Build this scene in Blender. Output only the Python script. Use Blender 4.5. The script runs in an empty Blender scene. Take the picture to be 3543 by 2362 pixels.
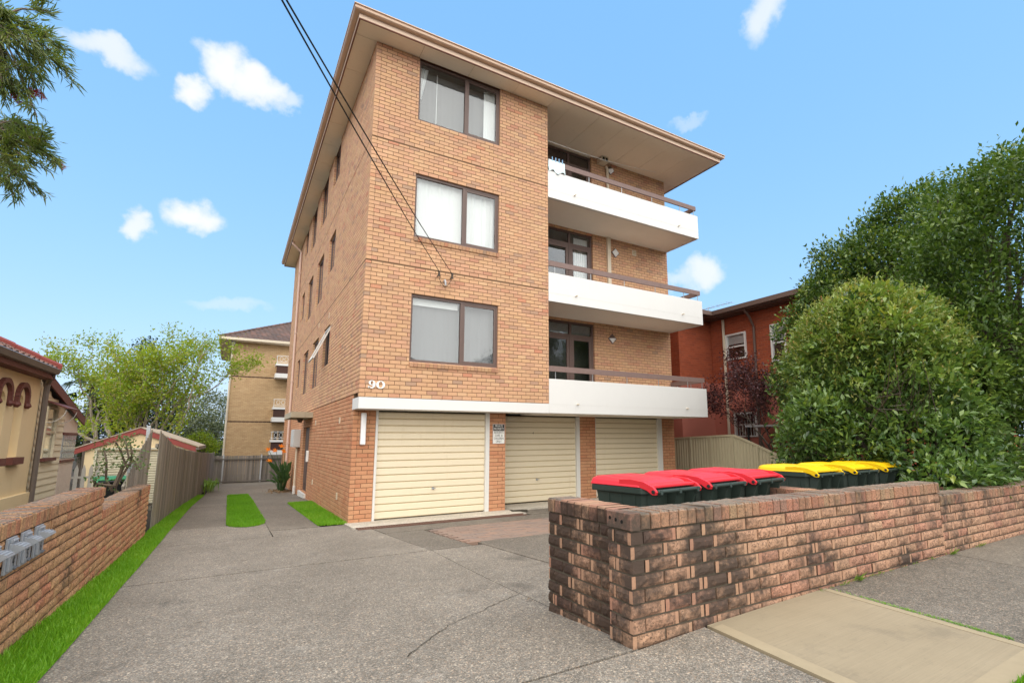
import bpy, bmesh, math, random
import numpy as np
from mathutils import Vector, Matrix
R = math.radians
rng = random.Random(7)
nrs = np.random.RandomState(11)
sc = bpy.context.scene
COL = sc.collection

# ------------------------------------------------------------------ camera
IMW, IMH, FPX = 3543.0, 2362.0, 1766.478
PPX, PPY = 116.24, 64.42
CAM = np.array([-2.0749, -10.4907, 1.6585])
YAW, PIT, ROL = 0.546498, 0.152521, -0.00425
_f = np.array([math.sin(YAW)*math.cos(PIT), math.cos(YAW)*math.cos(PIT), math.sin(PIT)])
_r = np.array([math.cos(YAW), -math.sin(YAW), 0.0])
_u = np.cross(_r, _f)
_r, _u = math.cos(ROL)*_r + math.sin(ROL)*_u, -math.sin(ROL)*_r + math.cos(ROL)*_u
cd = bpy.data.cameras.new('camera'); cam = bpy.data.objects.new('camera', cd); COL.objects.link(cam)
cd.sensor_width = 36; cd.lens = 36*FPX/IMW; cd.shift_x = -PPX/IMW; cd.shift_y = PPY/IMW
cd.clip_start = .05; cd.clip_end = 2000
cam.matrix_world = Matrix(((_r[0], _u[0], -_f[0], CAM[0]), (_r[1], _u[1], -_f[1], CAM[1]), (_r[2], _u[2], -_f[2], CAM[2]), (0, 0, 0, 1)))
sc.camera = cam
DS = 1.5064                       # the photograph was measured at 2352 px width
def ray(x, y):
    d = _f + _r*(x*DS-IMW/2-PPX)/FPX - _u*(y*DS-IMH/2-PPY)/FPX
    return d
def at(x, y, ax, val):            # where the line of sight through a pixel meets the plane axis=val
    d = ray(x, y); t = (val-CAM[ax])/d[ax]
    return CAM + t*d
def project(P):
    v = np.asarray(P, float) - CAM; z = v @ _f
    return IMW/2+PPX+FPX*(v@_r)/z, IMH/2+PPY-FPX*(v@_u)/z, z

# ------------------------------------------------------------------ world, sun, exposure
SUN_EL, SUN_AZ = R(56), R(-168)
w = bpy.data.worlds.new('World'); sc.world = w; w.use_nodes = True
nt = w.node_tree; nt.nodes.clear()
def N(nt, typ, props=None, **ins):
    n = nt.nodes.new('ShaderNode'+typ)
    for k, v in (props or {}).items(): setattr(n, k, v)
    for k, v in ins.items():
        key = k.replace('_', ' ')
        if key.startswith('i') and key[1:].isdigit(): s = n.inputs[int(key[1:])]
        else: s = n.inputs[key]
        if isinstance(v, bpy.types.NodeSocket): nt.links.new(v, s)
        else: s.default_value = v
    return n
def MA(nt, op, a, b=0.0, c=0.0, clamp=False):
    return N(nt, 'Math', {'operation': op, 'use_clamp': clamp}, i0=a, i1=b, i2=c).outputs[0]
def SMOOTH(nt, x, lo, hi):
    return N(nt, 'MapRange', {'interpolation_type': 'SMOOTHSTEP'}, Value=x, i1=lo, i2=hi, i3=0.0, i4=1.0).outputs[0]
def MIXC(nt, fac, a, b, mode='MIX'):
    n = nt.nodes.new('ShaderNodeMix'); n.data_type = 'RGBA'; n.blend_type = mode
    for s, v in ((n.inputs[0], fac), (n.inputs[6], a), (n.inputs[7], b)):
        if isinstance(v, bpy.types.NodeSocket): nt.links.new(v, s)
        else: s.default_value = v if not isinstance(v, tuple) or len(v) == 4 else (*v, 1)
    return n.outputs[2]
sky = N(nt, 'TexSky', {'sky_type': 'NISHITA', 'sun_disc': False, 'sun_elevation': SUN_EL, 'sun_rotation': SUN_AZ,
                       'air_density': 1.25, 'dust_density': .6, 'ozone_density': 2.6, 'altitude': 0})
tc = N(nt, 'TexCoord').outputs['Generated']
wob = N(nt, 'TexNoise', None, Vector=tc, Scale=20.0, Detail=5.0, Roughness=.55).outputs['Color']
wob = N(nt, 'VectorMath', {'operation': 'SUBTRACT'}, i0=wob, i1=(.5, .5, .5)).outputs[0]
wob = N(nt, 'VectorMath', {'operation': 'SCALE'}, i0=wob, Scale=.072).outputs[0]
dirw = N(nt, 'VectorMath', {'operation': 'ADD'}, i0=tc, i1=wob).outputs[0]
CLOUDS = [(250, 120, 80, 34, .75), (520, 165, 62, 52, .95), (440, 200, 46, 40, .95), (585, 195, 78, 46, .95), (655, 228, 44, 26, .6),
          (445, 496, 72, 42, .95), (302, 516, 38, 34, .8), (1612, 625, 48, 40, .8), (1750, 26, 40, 66, .7), (1575, 268, 44, 12, .3), (530, 705, 100, 18, .3),
          (1590, 640, 66, 22, .5)]
tot = None
for (x, y, a, b, s) in CLOUDS:
    d0 = ray(x, y); d0 /= np.linalg.norm(d0)
    uu = np.cross(d0, (0, 0, 1)); uu /= np.linalg.norm(uu); vv = np.cross(uu, d0)
    k = np.linalg.norm(ray(x+1, y)/np.linalg.norm(ray(x+1, y))-d0)
    du = N(nt, 'VectorMath', {'operation': 'DOT_PRODUCT'}, i0=dirw, i1=tuple(uu/(a*k))).outputs['Value']
    dv = N(nt, 'VectorMath', {'operation': 'DOT_PRODUCT'}, i0=dirw, i1=tuple(vv/(b*k))).outputs['Value']
    fw = N(nt, 'VectorMath', {'operation': 'DOT_PRODUCT'}, i0=tc, i1=tuple(d0)).outputs['Value']
    r2 = MA(nt, 'ADD', MA(nt, 'MULTIPLY', du, du), MA(nt, 'MULTIPLY', dv, dv))
    m = MA(nt, 'MULTIPLY', MA(nt, 'SUBTRACT', 1.0, SMOOTH(nt, r2, .0, 1.6)), MA(nt, 'GREATER_THAN', fw, 0.0))
    m = MA(nt, 'MULTIPLY', m, s)
    tot = m if tot is None else MA(nt, 'MAXIMUM', tot, m)
# street-side cloud deck the windows mirror, spread unseen overhead and brightened for fill light
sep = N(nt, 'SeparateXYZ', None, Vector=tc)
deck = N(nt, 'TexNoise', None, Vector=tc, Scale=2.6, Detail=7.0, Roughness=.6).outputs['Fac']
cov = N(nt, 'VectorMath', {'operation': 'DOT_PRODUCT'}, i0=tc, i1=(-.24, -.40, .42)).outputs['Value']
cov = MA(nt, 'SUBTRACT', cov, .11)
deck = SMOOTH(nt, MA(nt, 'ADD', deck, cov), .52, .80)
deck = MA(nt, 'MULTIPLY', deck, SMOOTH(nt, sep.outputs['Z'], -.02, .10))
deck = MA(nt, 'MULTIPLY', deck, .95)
shade = N(nt, 'TexNoise', None, Vector=dirw, Scale=5.0, Detail=4.0).outputs['Fac']
ccol = MIXC(nt, shade, (2.1, 2.15, 2.2), (2.6, 2.6, 2.6))
sp_ = N(nt, 'SeparateColor', None, Color=sky.outputs[0])      # softens the steep zenith-to-horizon falloff of the sky model
SKYGAIN = N(nt, 'CombineColor', None, Red=MA(nt, 'MULTIPLY', MA(nt, 'POWER', sp_.outputs[0], .57), .61), Green=MA(nt, 'MULTIPLY', MA(nt, 'POWER', sp_.outputs[1], .35), 1.10), Blue=MA(nt, 'MULTIPLY', MA(nt, 'POWER', sp_.outputs[2], .2), 1.86)).outputs[0]
mixed = MIXC(nt, tot, SKYGAIN, ccol)
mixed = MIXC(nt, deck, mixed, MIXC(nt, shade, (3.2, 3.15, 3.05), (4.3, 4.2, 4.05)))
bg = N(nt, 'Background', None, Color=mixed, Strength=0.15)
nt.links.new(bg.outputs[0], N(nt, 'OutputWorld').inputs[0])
w.cycles.sampling_method = 'MANUAL'; w.cycles.sample_map_resolution = 512
sd = bpy.data.lights.new('sun', 'SUN'); sun = bpy.data.objects.new('sun', sd); COL.objects.link(sun)
sd.energy = 1.5; sd.angle = R(110); sd.color = (1.0, .95, .88)
sdir = Vector((math.sin(SUN_AZ)*math.cos(SUN_EL), math.cos(SUN_AZ)*math.cos(SUN_EL), math.sin(SUN_EL)))
sun.rotation_euler = (-sdir).to_track_quat('-Z', 'Y').to_euler(); sun.location = (-6, -14, 22)
sc.view_settings.view_transform = 'Standard'; sc.view_settings.look = 'None'
sc.view_settings.gamma = 1; sc.view_settings.use_curve_mapping = False
sc.view_settings.exposure = 1.55
sc.render.engine = 'CYCLES'
sc.cycles.max_bounces = 5; sc.cycles.transparent_max_bounces = 16

# ------------------------------------------------------------------ materials (procedural)
MATS = {}
def newmat(name):
    m = bpy.data.materials.new(name); m.use_nodes = True
    t = m.node_tree; b = t.nodes['Principled BSDF']; MATS[name] = m
    return m, t, b
def pos(t): return N(t, 'NewGeometry').outputs['Position']
def noise(t, v, scale, detail=3.0, rough=.55, out='Fac'):
    return N(t, 'TexNoise', None, Vector=v, Scale=scale, Detail=detail, Roughness=rough).outputs[out]
def ramp(t, fac, stops, interp='LINEAR'):
    n = t.nodes.new('ShaderNodeValToRGB'); cr = n.color_ramp; cr.interpolation = interp
    while len(cr.elements) < len(stops): cr.elements.new(.5)
    for e, (p, c) in zip(cr.elements, stops):
        e.position = p; e.color = (*c, 1) if len(c) == 3 else c
    t.links.new(fac, n.inputs[0]); return n.outputs[0]
def rnd(t):
    a = N(t, 'Attribute', {'attribute_name': 'rnd'}).outputs['Fac']
    o = N(t, 'ObjectInfo').outputs['Random']
    return MA(t, 'FRACT', MA(t, 'ADD', a, o))
def bump(t, b, h, strength, dist=.01):
    n = N(t, 'Bump', None, Height=h, Strength=strength, Distance=dist)
    t.links.new(n.outputs[0], b.inputs['Normal'])
def setc(t, b, c): t.links.new(c, b.inputs['Base Color'])
def scaled(t, v, s):
    return N(t, 'Mapping', None, Vector=v, Scale=s).outputs[0]

def m_plain(name, col, rough=.5, var=.12, scale=6.0, metal=0.0, bmp=0.0, bscale=120.0, spec=.4, dirt=None):
    m, t, b = newmat(name); p = pos(t)
    n1 = noise(t, p, scale, 5.0, .65)
    c = MIXC(t, n1, tuple(x*(1-var) for x in col), tuple(min(1, x*(1+var)) for x in col))
    if dirt:                                            # weather streaks with their own shape
        st = SMOOTH(t, noise(t, scaled(t, p, (3.0, 3.0, .35)), 2.2, 6.0, .7), .56, .82)
        c = MIXC(t, MA(t, 'MULTIPLY', st, dirt[1]), c, dirt[0])
    setc(t, b, c); b.inputs['Roughness'].default_value = rough; b.inputs['Metallic'].default_value = metal
    b.inputs['Specular IOR Level'].default_value = spec
    if bmp: bump(t, b, noise(t, p, bscale, 3.0), bmp, .004)
    return m
def m_brick(name, stops, soot=0.0, lichen=None, sootcol=(.035, .03, .027), rough=.85, bmp=.35, bscale=140.0, margin=None, vlo=.74):
    m, t, b = newmat(name); p = pos(t)
    c = ramp(t, rnd(t), stops)
    g = noise(t, p, 38.0, 4.0, .7)
    c = MIXC(t, 1.0, c, MIXC(t, g, (vlo, vlo, vlo), (1.16, 1.14, 1.12)), 'MULTIPLY')
    g2 = noise(t, p, 1.1, 3.0)
    c = MIXC(t, 1.0, c, MIXC(t, g2, (.86, .86, .86), (1.1, 1.1, 1.1)), 'MULTIPLY')
    h = noise(t, p, bscale, 4.0, .7)
    if soot:
        s1 = noise(t, p, 1.7, 5.0, .6); s2 = noise(t, p, 26.0, 4.0, .7)
        k = SMOOTH(t, MA(t, 'ADD', s1, MA(t, 'MULTIPLY', s2, .38)), .86-soot*.34, 1.08-soot*.28)
        k2 = SMOOTH(t, noise(t, p, 70.0, 3.0, .65), .46, .62)      # grime in the pits of the rough face
        mg = N(t, 'Attribute', {'attribute_name': 'margin'}).outputs['Fac']
        keep = MA(t, 'SUBTRACT', 1.0, MA(t, 'MULTIPLY', mg, .8 if not lichen else 0.0))
        f = MA(t, 'MULTIPLY', MA(t, 'MAXIMUM', MA(t, 'MULTIPLY', k, .9), MA(t, 'MULTIPLY', k2, .42+.3*soot)), keep, clamp=True)
        if lichen: c = MIXC(t, MA(t, 'MULTIPLY', mg, SMOOTH(t, noise(t, p, 30.0, 5.0, .7), .25, .6)), c, lichen)
        c = MIXC(t, f, c, sootcol)
    setc(t, b, c); b.inputs['Roughness'].default_value = rough; b.inputs['Specular IOR Level'].default_value = .2
    bump(t, b, h, bmp, .006)
    return m
TAN = [(0, (.60, .37, .21)), (.2, (.615, .365, .218)), (.4, (.56, .335, .20)), (.55, (.63, .405, .24)), (.7, (.605, .34, .218)), (.82, (.52, .32, .205)),
       (.90, (.57, .30, .19)), (.95, (.42, .28, .195)), (.98, (.56, .25, .155)), (1, (.60, .37, .21))]
m_brick('brick_tan', TAN)
REDT = [(0, (.56, .30, .165)), (.3, (.57, .28, .155)), (.5, (.51, .245, .135)), (.7, (.58, .32, .18)), (.85, (.51, .22, .12)), (1, (.56, .30, .165))]
m_brick('brick_tan_low', REDT)
CREAM = [(0, (.52, .36, .205)), (.3, (.56, .39, .225)), (.6, (.48, .32, .18)), (.8, (.59, .42, .25)), (1, (.52, .36, .205))]
m_brick('brick_cream', CREAM, bmp=.15)
m_brick('brick_dark', [(0, (.06, .035, .03)), (1, (.1, .055, .045))], bmp=.15)
m_brick('brick_red', [(0, (.35, .085, .04)), (.4, (.40, .10, .048)), (.7, (.30, .078, .042)), (1, (.37, .09, .042))], bmp=.2)
ROUGH = [(0, (.46, .275, .18)), (.2, (.49, .285, .185)), (.4, (.44, .26, .17)), (.55, (.50, .31, .20)), (.7, (.45, .23, .155)), (.85, (.40, .225, .155)), (.93, (.47, .285, .18)), (1, (.46, .275, .18))]
m_brick('brick_rough_stained', ROUGH, soot=.95, bmp=.8, bscale=62.0)
m_brick('brick_rough', ROUGH, soot=.74, bmp=.8, bscale=62.0)
m_brick('brick_sooty', ROUGH, soot=1.25, bmp=1.0, bscale=62.0, sootcol=(.022, .018, .016))
m_brick('brick_coping', [(0, (.44, .26, .16)), (.25, (.46, .23, .145)), (.5, (.36, .24, .145)), (.7, (.42, .19, .125)), (.85, (.30, .17, .13)), (1, (.44, .26, .16))], soot=.72, bmp=.6, bscale=80.0, sootcol=(.06, .052, .042), lichen=(.20, .175, .145))
m_brick('brick_coping_top', [(0, (.17, .135, .105)), (.5, (.22, .18, .14)), (1, (.17, .135, .105))], soot=.7, bmp=.7, bscale=70.0, sootcol=(.07, .062, .055))
LEFTB = [(0, (.52, .29, .15)), (.25, (.55, .32, .165)), (.5, (.49, .275, .145)), (.7, (.53, .275, .15)), (.88, (.50, .21, .12)), (1, (.52, .29, .15))]
m_brick('brick_orange', LEFTB, soot=.40, bmp=.8, bscale=62.0)
m_plain('mortar', (.15, .095, .058), .95, .2, 30, spec=.1)
m_plain('mortar_low', (.11, .092, .07), .95, .3, 20, spec=.1)
m_plain('mortar_red', (.30, .12, .075), .95, .2, 20, spec=.1)
m_plain('mortar_cream', (.34, .24, .13), .95, .15, 20, spec=.1)
def m_aggregate(name, dark, light, patch, patchcol, speck=.55, moss=0.0):
    m, t, b = newmat(name); p = pos(t)
    v = N(t, 'TexVoronoi', None, Vector=p, Scale=150.0)
    v2 = N(t, 'TexVoronoi', None, Vector=p, Scale=85.0)
    peb = ramp(t, N(t, 'SeparateColor', None, Color=v.outputs['Color']).outputs[0],
               [(0, tuple(x*.55 for x in dark)), (.35, dark), (.62, light), (.82, tuple(min(1, x*1.7) for x in light)), (.9, (light[0]*1.7, light[1]*1.25, light[2]*.95)), (1, dark)])
    base = MIXC(t, noise(t, p, 9.0, 5.0, .6), dark, light)
    c = MIXC(t, speck, base, peb)
    c2 = ramp(t, N(t, 'SeparateColor', None, Color=v2.outputs['Color']).outputs[1], [(0, (.64, .64, .64)), (.5, (.96, .96, .96)), (.88, (1.12, 1.10, 1.07)), (1, (1.95, 1.88, 1.75))])
    c = MIXC(t, .8, c, c2, 'MULTIPLY')
    big = noise(t, p, .55, 6.0, .62); mid = noise(t, p, 2.4, 6.0, .7)
    c = MIXC(t, 1.0, c, MIXC(t, big, (.52, .51, .49), (1.48, 1.47, 1.45)), 'MULTIPLY')
    k = SMOOTH(t, MA(t, 'ADD', mid, MA(t, 'MULTIPLY', noise(t, p, 14.0, 4.0, .7), .35)), .74, .98)
    c = MIXC(t, MA(t, 'MULTIPLY', k, patch), c, patchcol)
    st = SMOOTH(t, noise(t, scaled(t, p, (1.0, .55, 1.0)), 1.05, 5.0, .6), .60, .76)
    c = MIXC(t, MA(t, 'MULTIPLY', st, .55), c, tuple(x*.38 for x in dark))
    fl = SMOOTH(t, noise(t, p, 5.5, 6.0, .75), .50, .70)
    c = MIXC(t, MA(t, 'MULTIPLY', fl, .28), c, tuple(x*.45 for x in dark))
    setc(t, b, c); b.inputs['Roughness'].default_value = .82; b.inputs['Specular IOR Level'].default_value = .25
    bump(t, b, v.outputs['Distance'], .5, .004)
    return m
m_aggregate('aggregate', (.138, .124, .106), (.245, .222, .192), .6, (.38, .35, .305))
m_aggregate('aggregate_dark', (.100, .090, .077), (.182, .164, .141), .35, (.29, .265, .23))
m_aggregate('concrete_smooth', (.135, .118, .098), (.20, .178, .15), .35, (.27, .24, .20), speck=.25)
m_aggregate('concrete_pale', (.40, .37, .315), (.52, .48, .42), .3, (.56, .52, .46), speck=.10)
def m_beige():
    m, t, b = newmat('beige_slab'); p = pos(t)
    br = noise(t, scaled(t, p, (3.0, 160.0, 1.0)), 1.0, 3.0, .6)
    c = MIXC(t, noise(t, p, 2.0, 6.0, .65), (.225, .18, .115), (.31, .255, .17))
    c = MIXC(t, 1.0, c, MIXC(t, br, (.80, .80, .80), (1.14, 1.14, 1.14)), 'MULTIPLY')
    d = SMOOTH(t, noise(t, p, 55.0, 4.0, .7), .60, .72)
    c = MIXC(t, MA(t, 'MULTIPLY', d, .35), c, (.10, .085, .062))
    d2 = SMOOTH(t, noise(t, p, 3.2, 6.0, .75), .50, .72)
    c = MIXC(t, MA(t, 'MULTIPLY', d2, .45), c, (.15, .125, .088))
    setc(t, b, c); b.inputs['Roughness'].default_value = .88; bump(t, b, br, .35, .003)
m_beige()
m_plain('slab_margin', (.30, .245, .16), .85, .16, 9, bmp=.2)
m_brick('paver', [(0, (.235, .175, .145)), (.3, (.27, .195, .155)), (.55, (.20, .16, .14)), (.8, (.285, .19, .145)), (1, (.235, .175, .145))], bmp=.2)
m_plain('soil', (.045, .037, .028), .95, .4, 4, spec=.1)
m_plain('joint_dirt', (.05, .044, .034), .95, .4, 8, spec=.1)
m_plain('asphalt', (.05, .05, .052), .9, .3, 40, bmp=.4)
m_plain('yard', (.06, .085, .03), .95, .4, 2, spec=.1)
m_plain('white_paint', (.69, .685, .67), .55, .03, 2, dirt=((.56, .55, .51), .35))
m_plain('white_trim', (.66, .65, .62), .6, .06, 8, dirt=((.42, .40, .36), .5))
m_plain('soffit', (.88, .79, .66), .8, .05, 1.5, dirt=((.42, .33, .24), .3))
m_plain('soffit_white', (.86, .81, .73), .8, .05, 1.5, dirt=((.48, .42, .34), .25))
m_plain('fascia', (.72, .54, .41), .45, .04, 3, dirt=((.48, .33, .23), .4))
m_plain('gutter', (.56, .39, .28), .4, .05, 3, dirt=((.36, .23, .16), .4))
m_plain('gutter_line', (.20, .085, .06), .6, .1, 5)
m_plain('pink_pipe', (.58, .42, .35), .5, .06, 4)
m_plain('cream_pipe', (.62, .54, .42), .5, .06, 4)
m_plain('door_cream', (.74, .65, .48), .5, .035, 2.5, dirt=((.50, .40, .23), .3), bmp=.05)
m_plain('door_groove', (.42, .33, .19), .7, .1, 4)
m_plain('frame_brown', (.125, .082, .07), .5, .15, 9)
m_plain('rail_brown', (.20, .135, .12), .7, .22, 14, dirt=((.12, .08, .07), .6), bmp=.3)
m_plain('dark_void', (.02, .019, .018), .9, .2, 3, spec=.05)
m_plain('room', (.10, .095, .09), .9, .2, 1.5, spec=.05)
m_plain('curtain_white', (.78, .78, .77), .9, .03, 4, spec=.05)
m_plain('blind_mid', (.20, .20, .205), .9, .05, 2, spec=.05)
m_plain('blind_grey', (.42, .42, .42), .9, .05, 2, spec=.05)
m_plain('blind_dim', (.19, .185, .18), .9, .08, 2, spec=.05)
m_plain('metal_grey', (.42, .43, .45), .45, .08, 8, metal=.25)
m_plain('letterbox_grey', (.30, .32, .35), .5, .10, 30, metal=.15, bmp=.2)
m_plain('letterbox_dark', (.16, .17, .19), .6, .15, 20)
m_plain('steel_galv', (.40, .42, .44), .4, .15, 14, metal=.5)
m_plain('rust', (.14, .075, .055), .85, .3, 30, bmp=.4)
m_plain('light_diffuser', (.82, .83, .85), .3, .02, 2)
m_plain('box_grey', (.56, .56, .55), .4, .03, 5)
m_plain('black_plastic', (.02, .022, .022), .45, .2, 10)
m_plain('cable', (.012, .012, .012), .6, .1, 10)
m_plain('insulator', (.05, .045, .04), .35, .2, 10)
m_plain('bin_green', (.028, .042, .034), .5, .18, 5, bmp=.06, dirt=((.075, .085, .072), .5))
m_plain('lid_red', (.66, .028, .04), .42, .05, 4, dirt=((.72, .10, .10), .5))
m_plain('lid_yellow', (.80, .50, .004), .42, .04, 4, dirt=((.74, .50, .06), .4))
m_plain('lid_green', (.03, .22, .08), .45, .1, 4)
m_plain('house_cream', (.76, .61, .37), .85, .05, 2.5, dirt=((.52, .39, .21), .45), bmp=.15)
m_plain('board_cream', (.74, .67, .49), .7, .05, 3, dirt=((.50, .43, .29), .5))
m_plain('board_pink', (.70, .60, .51), .7, .05, 3)
m_plain('trim_maroon', (.14, .045, .036), .6, .15, 6)
m_plain('barge_red', (.27, .055, .045), .55, .10, 5)
m_plain('gutter_brown', (.14, .115, .10), .4, .15, 4)
m_brick('tile_old', [(0, (.20, .12, .10)), (.4, (.26, .15, .12)), (.7, (.17, .115, .10)), (1, (.20, .12, .10))], bmp=.4, soot=.3)
m_brick('tile_dark', [(0, (.11, .078, .07)), (.4, (.14, .092, .078)), (.7, (.09, .07, .066)), (.9, (.18, .105, .085)), (1, (.11, .078, .07))], bmp=.3)
m_plain('tile_red', (.24, .055, .045), .7, .15, 5)
m_plain('sheet_roof', (.40, .33, .25), .8, .25, 7, dirt=((.22, .17, .12), .8))
m_plain('roller_cream', (.60, .56, .42), .5, .04, 3)
m_plain('render_pink', (.44, .15, .11), .85, .10, 1.6, dirt=((.44, .18, .14), .6), bmp=.1)
m_plain('eave_brown', (.13, .085, .07), .6, .1, 4)
m_plain('cbond', (.46, .41, .28), .45, .04, 2)
m_plain('glass_block', (.30, .34, .36), .15, .25, 20)
m_plain('towel', (.62, .74, .76), .95, .06, 10, spec=.05)
m_plain('peg_blue', (.25, .48, .75), .5, .05, 4)
m_plain('sign_white', (.74, .74, .71), .5, .04, 6)
m_plain('sign_black', (.03, .028, .027), .5, .1, 6)
m_plain('number_white', (.82, .82, .80), .5, .02, 6)
m_plain('canopy_concrete', (.40, .34, .25), .9, .2, 5, dirt=((.10, .08, .06), .9))
m_plain('door_brown', (.085, .055, .05), .5, .15, 8)
m_plain('picket_white', (.50, .47, .42), .85, .15, 18, dirt=((.22, .19, .16), .8))
m_plain('litter_leaf', (.20, .13, .07), .95, .4, 15)
def m_timber(name, a, b_, c_):
    m, t, b = newmat(name); p = pos(t)
    g = noise(t, scaled(t, p, (22.0, 22.0, .8)), 2.0, 5.0, .7)
    c = MIXC(t, g, a, b_)
    lich = SMOOTH(t, noise(t, p, 1.6, 5.0, .65), .50, .72)
    c = MIXC(t, MA(t, 'MULTIPLY', lich, .55), c, c_)
    c = MIXC(t, 1.0, c, ramp(t, rnd(t), [(0, (.62, .62, .62)), (.5, (1, 1, 1)), (1, (1.32, 1.3, 1.28))]), 'MULTIPLY')
    setc(t, b, c); b.inputs['Roughness'].default_value = .9; bump(t, b, g, .5, .004)
m_timber('paling', (.13, .115, .092), (.31, .285, .245), (.20, .185, .10))
m_timber('paling_rear', (.12, .105, .092), (.23, .21, .185), (.17, .155, .085))
def m_bark(name, a, b_):
    m, t, b = newmat(name); p = pos(t)
    g = noise(t, scaled(t, p, (9.0, 9.0, 2.5)), 3.0, 5.0, .7)
    setc(t, b, MIXC(t, g, a, b_)); b.inputs['Roughness'].default_value = .9; bump(t, b, g, .6, .01)
m_bark('bark_pale', (.19, .155, .115), (.36, .31, .24)); m_bark('bark_dark', (.05, .04, .03), (.12, .095, .07)); m_bark('bark_rose', (.075, .055, .04), (.16, .12, .085))
def m_leaf(name, stops, trans=.27, rough=.42, spec=.4):
    m, t, b = newmat(name)
    c = ramp(t, rnd(t), stops)
    setc(t, b, c); b.inputs['Roughness'].default_value = rough; b.inputs['Specular IOR Level'].default_value = spec
    tr = N(t, 'BsdfTranslucent', None, Color=MIXC(t, 1.0, c, (1.25, 1.35, .7), 'MULTIPLY'))
    mx = N(t, 'MixShader', None, Fac=trans)
    t.links.new(b.outputs[0], mx.inputs[1]); t.links.new(tr.outputs[0], mx.inputs[2])
    t.links.new(mx.outputs[0], t.nodes['Material Output'].inputs[0])
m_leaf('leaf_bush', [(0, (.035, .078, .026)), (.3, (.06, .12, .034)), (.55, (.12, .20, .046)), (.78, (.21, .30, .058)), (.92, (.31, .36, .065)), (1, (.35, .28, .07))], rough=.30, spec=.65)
m_leaf('leaf_bush_young', [(0, (.15, .22, .04)), (.4, (.20, .25, .05)), (.7, (.26, .26, .06)), (.88, (.30, .22, .06)), (1, (.33, .16, .06))])
m_leaf('leaf_tree', [(0, (.040, .082, .016)), (.35, (.075, .135, .024)), (.7, (.14, .21, .033)), (1, (.25, .30, .05))], spec=.5)
m_leaf('leaf_spring', [(0, (.16, .25, .015)), (.4, (.23, .32, .02)), (.75, (.30, .36, .03)), (1, (.27, .24, .05))], trans=.4)
m_leaf('leaf_olive', [(0, (.075, .095, .045)), (.5, (.11, .13, .065)), (1, (.15, .17, .09))])
m_leaf('leaf_dark', [(0, (.018, .038, .016)), (.5, (.030, .056, .022)), (1, (.05, .08, .03))])
m_leaf('leaf_purple', [(0, (.035, .012, .016)), (.5, (.06, .018, .022)), (1, (.12, .04, .04))])
m_leaf('leaf_brush', [(0, (.075, .11, .03)), (.5, (.12, .165, .04)), (.85, (.19, .22, .05)), (1, (.25, .24, .06))], trans=.45)
m_leaf('flower_red', [(0, (.30, .01, .03)), (1, (.42, .03, .06))])
m_leaf('leaf_strelitzia', [(0, (.04, .09, .03)), (1, (.085, .15, .05))])
m_leaf('leaf_clump', [(0, (.11, .22, .02)), (1, (.20, .32, .04))])
m_leaf('flower_orange', [(0, (.80, .20, .01)), (1, (.85, .28, .02))], trans=.2)
m_leaf('leaf_rose', [(0, (.07, .13, .04)), (.6, (.11, .18, .05)), (1, (.16, .15, .06))])
m_leaf('grass', [(0, (.11, .27, .012)), (.4, (.155, .35, .018)), (.75, (.21, .42, .026)), (.95, (.28, .46, .04)), (1, (.36, .40, .12))], trans=.4, rough=.5)
m_plain('turf', (.13, .30, .015), .95, .35, 25, spec=.1)
def m_glass(name, r0, tint):
    m, t, b = newmat(name)
    fc = N(t, 'LayerWeight', None, Blend=.5).outputs['Facing']      # same on both faces of the pane
    fr = MA(t, 'MULTIPLY_ADD', MA(t, 'POWER', fc, 4.0), 1-r0, r0)
    tr = N(t, 'BsdfTransparent', None, Color=(*tint, 1)); gl = N(t, 'BsdfGlossy', None, Color=(.95, .97, 1, 1), Roughness=.01)
    mx = N(t, 'MixShader', None, Fac=fr)
    t.links.new(tr.outputs[0], mx.inputs[1]); t.links.new(gl.outputs[0], mx.inputs[2])
    t.links.new(mx.outputs[0], t.nodes['Material Output'].inputs[0])
m_glass('glass', .055, (.92, .94, .94)); m_glass('glass_clear', .06, (.95, .96, .96))

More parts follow.
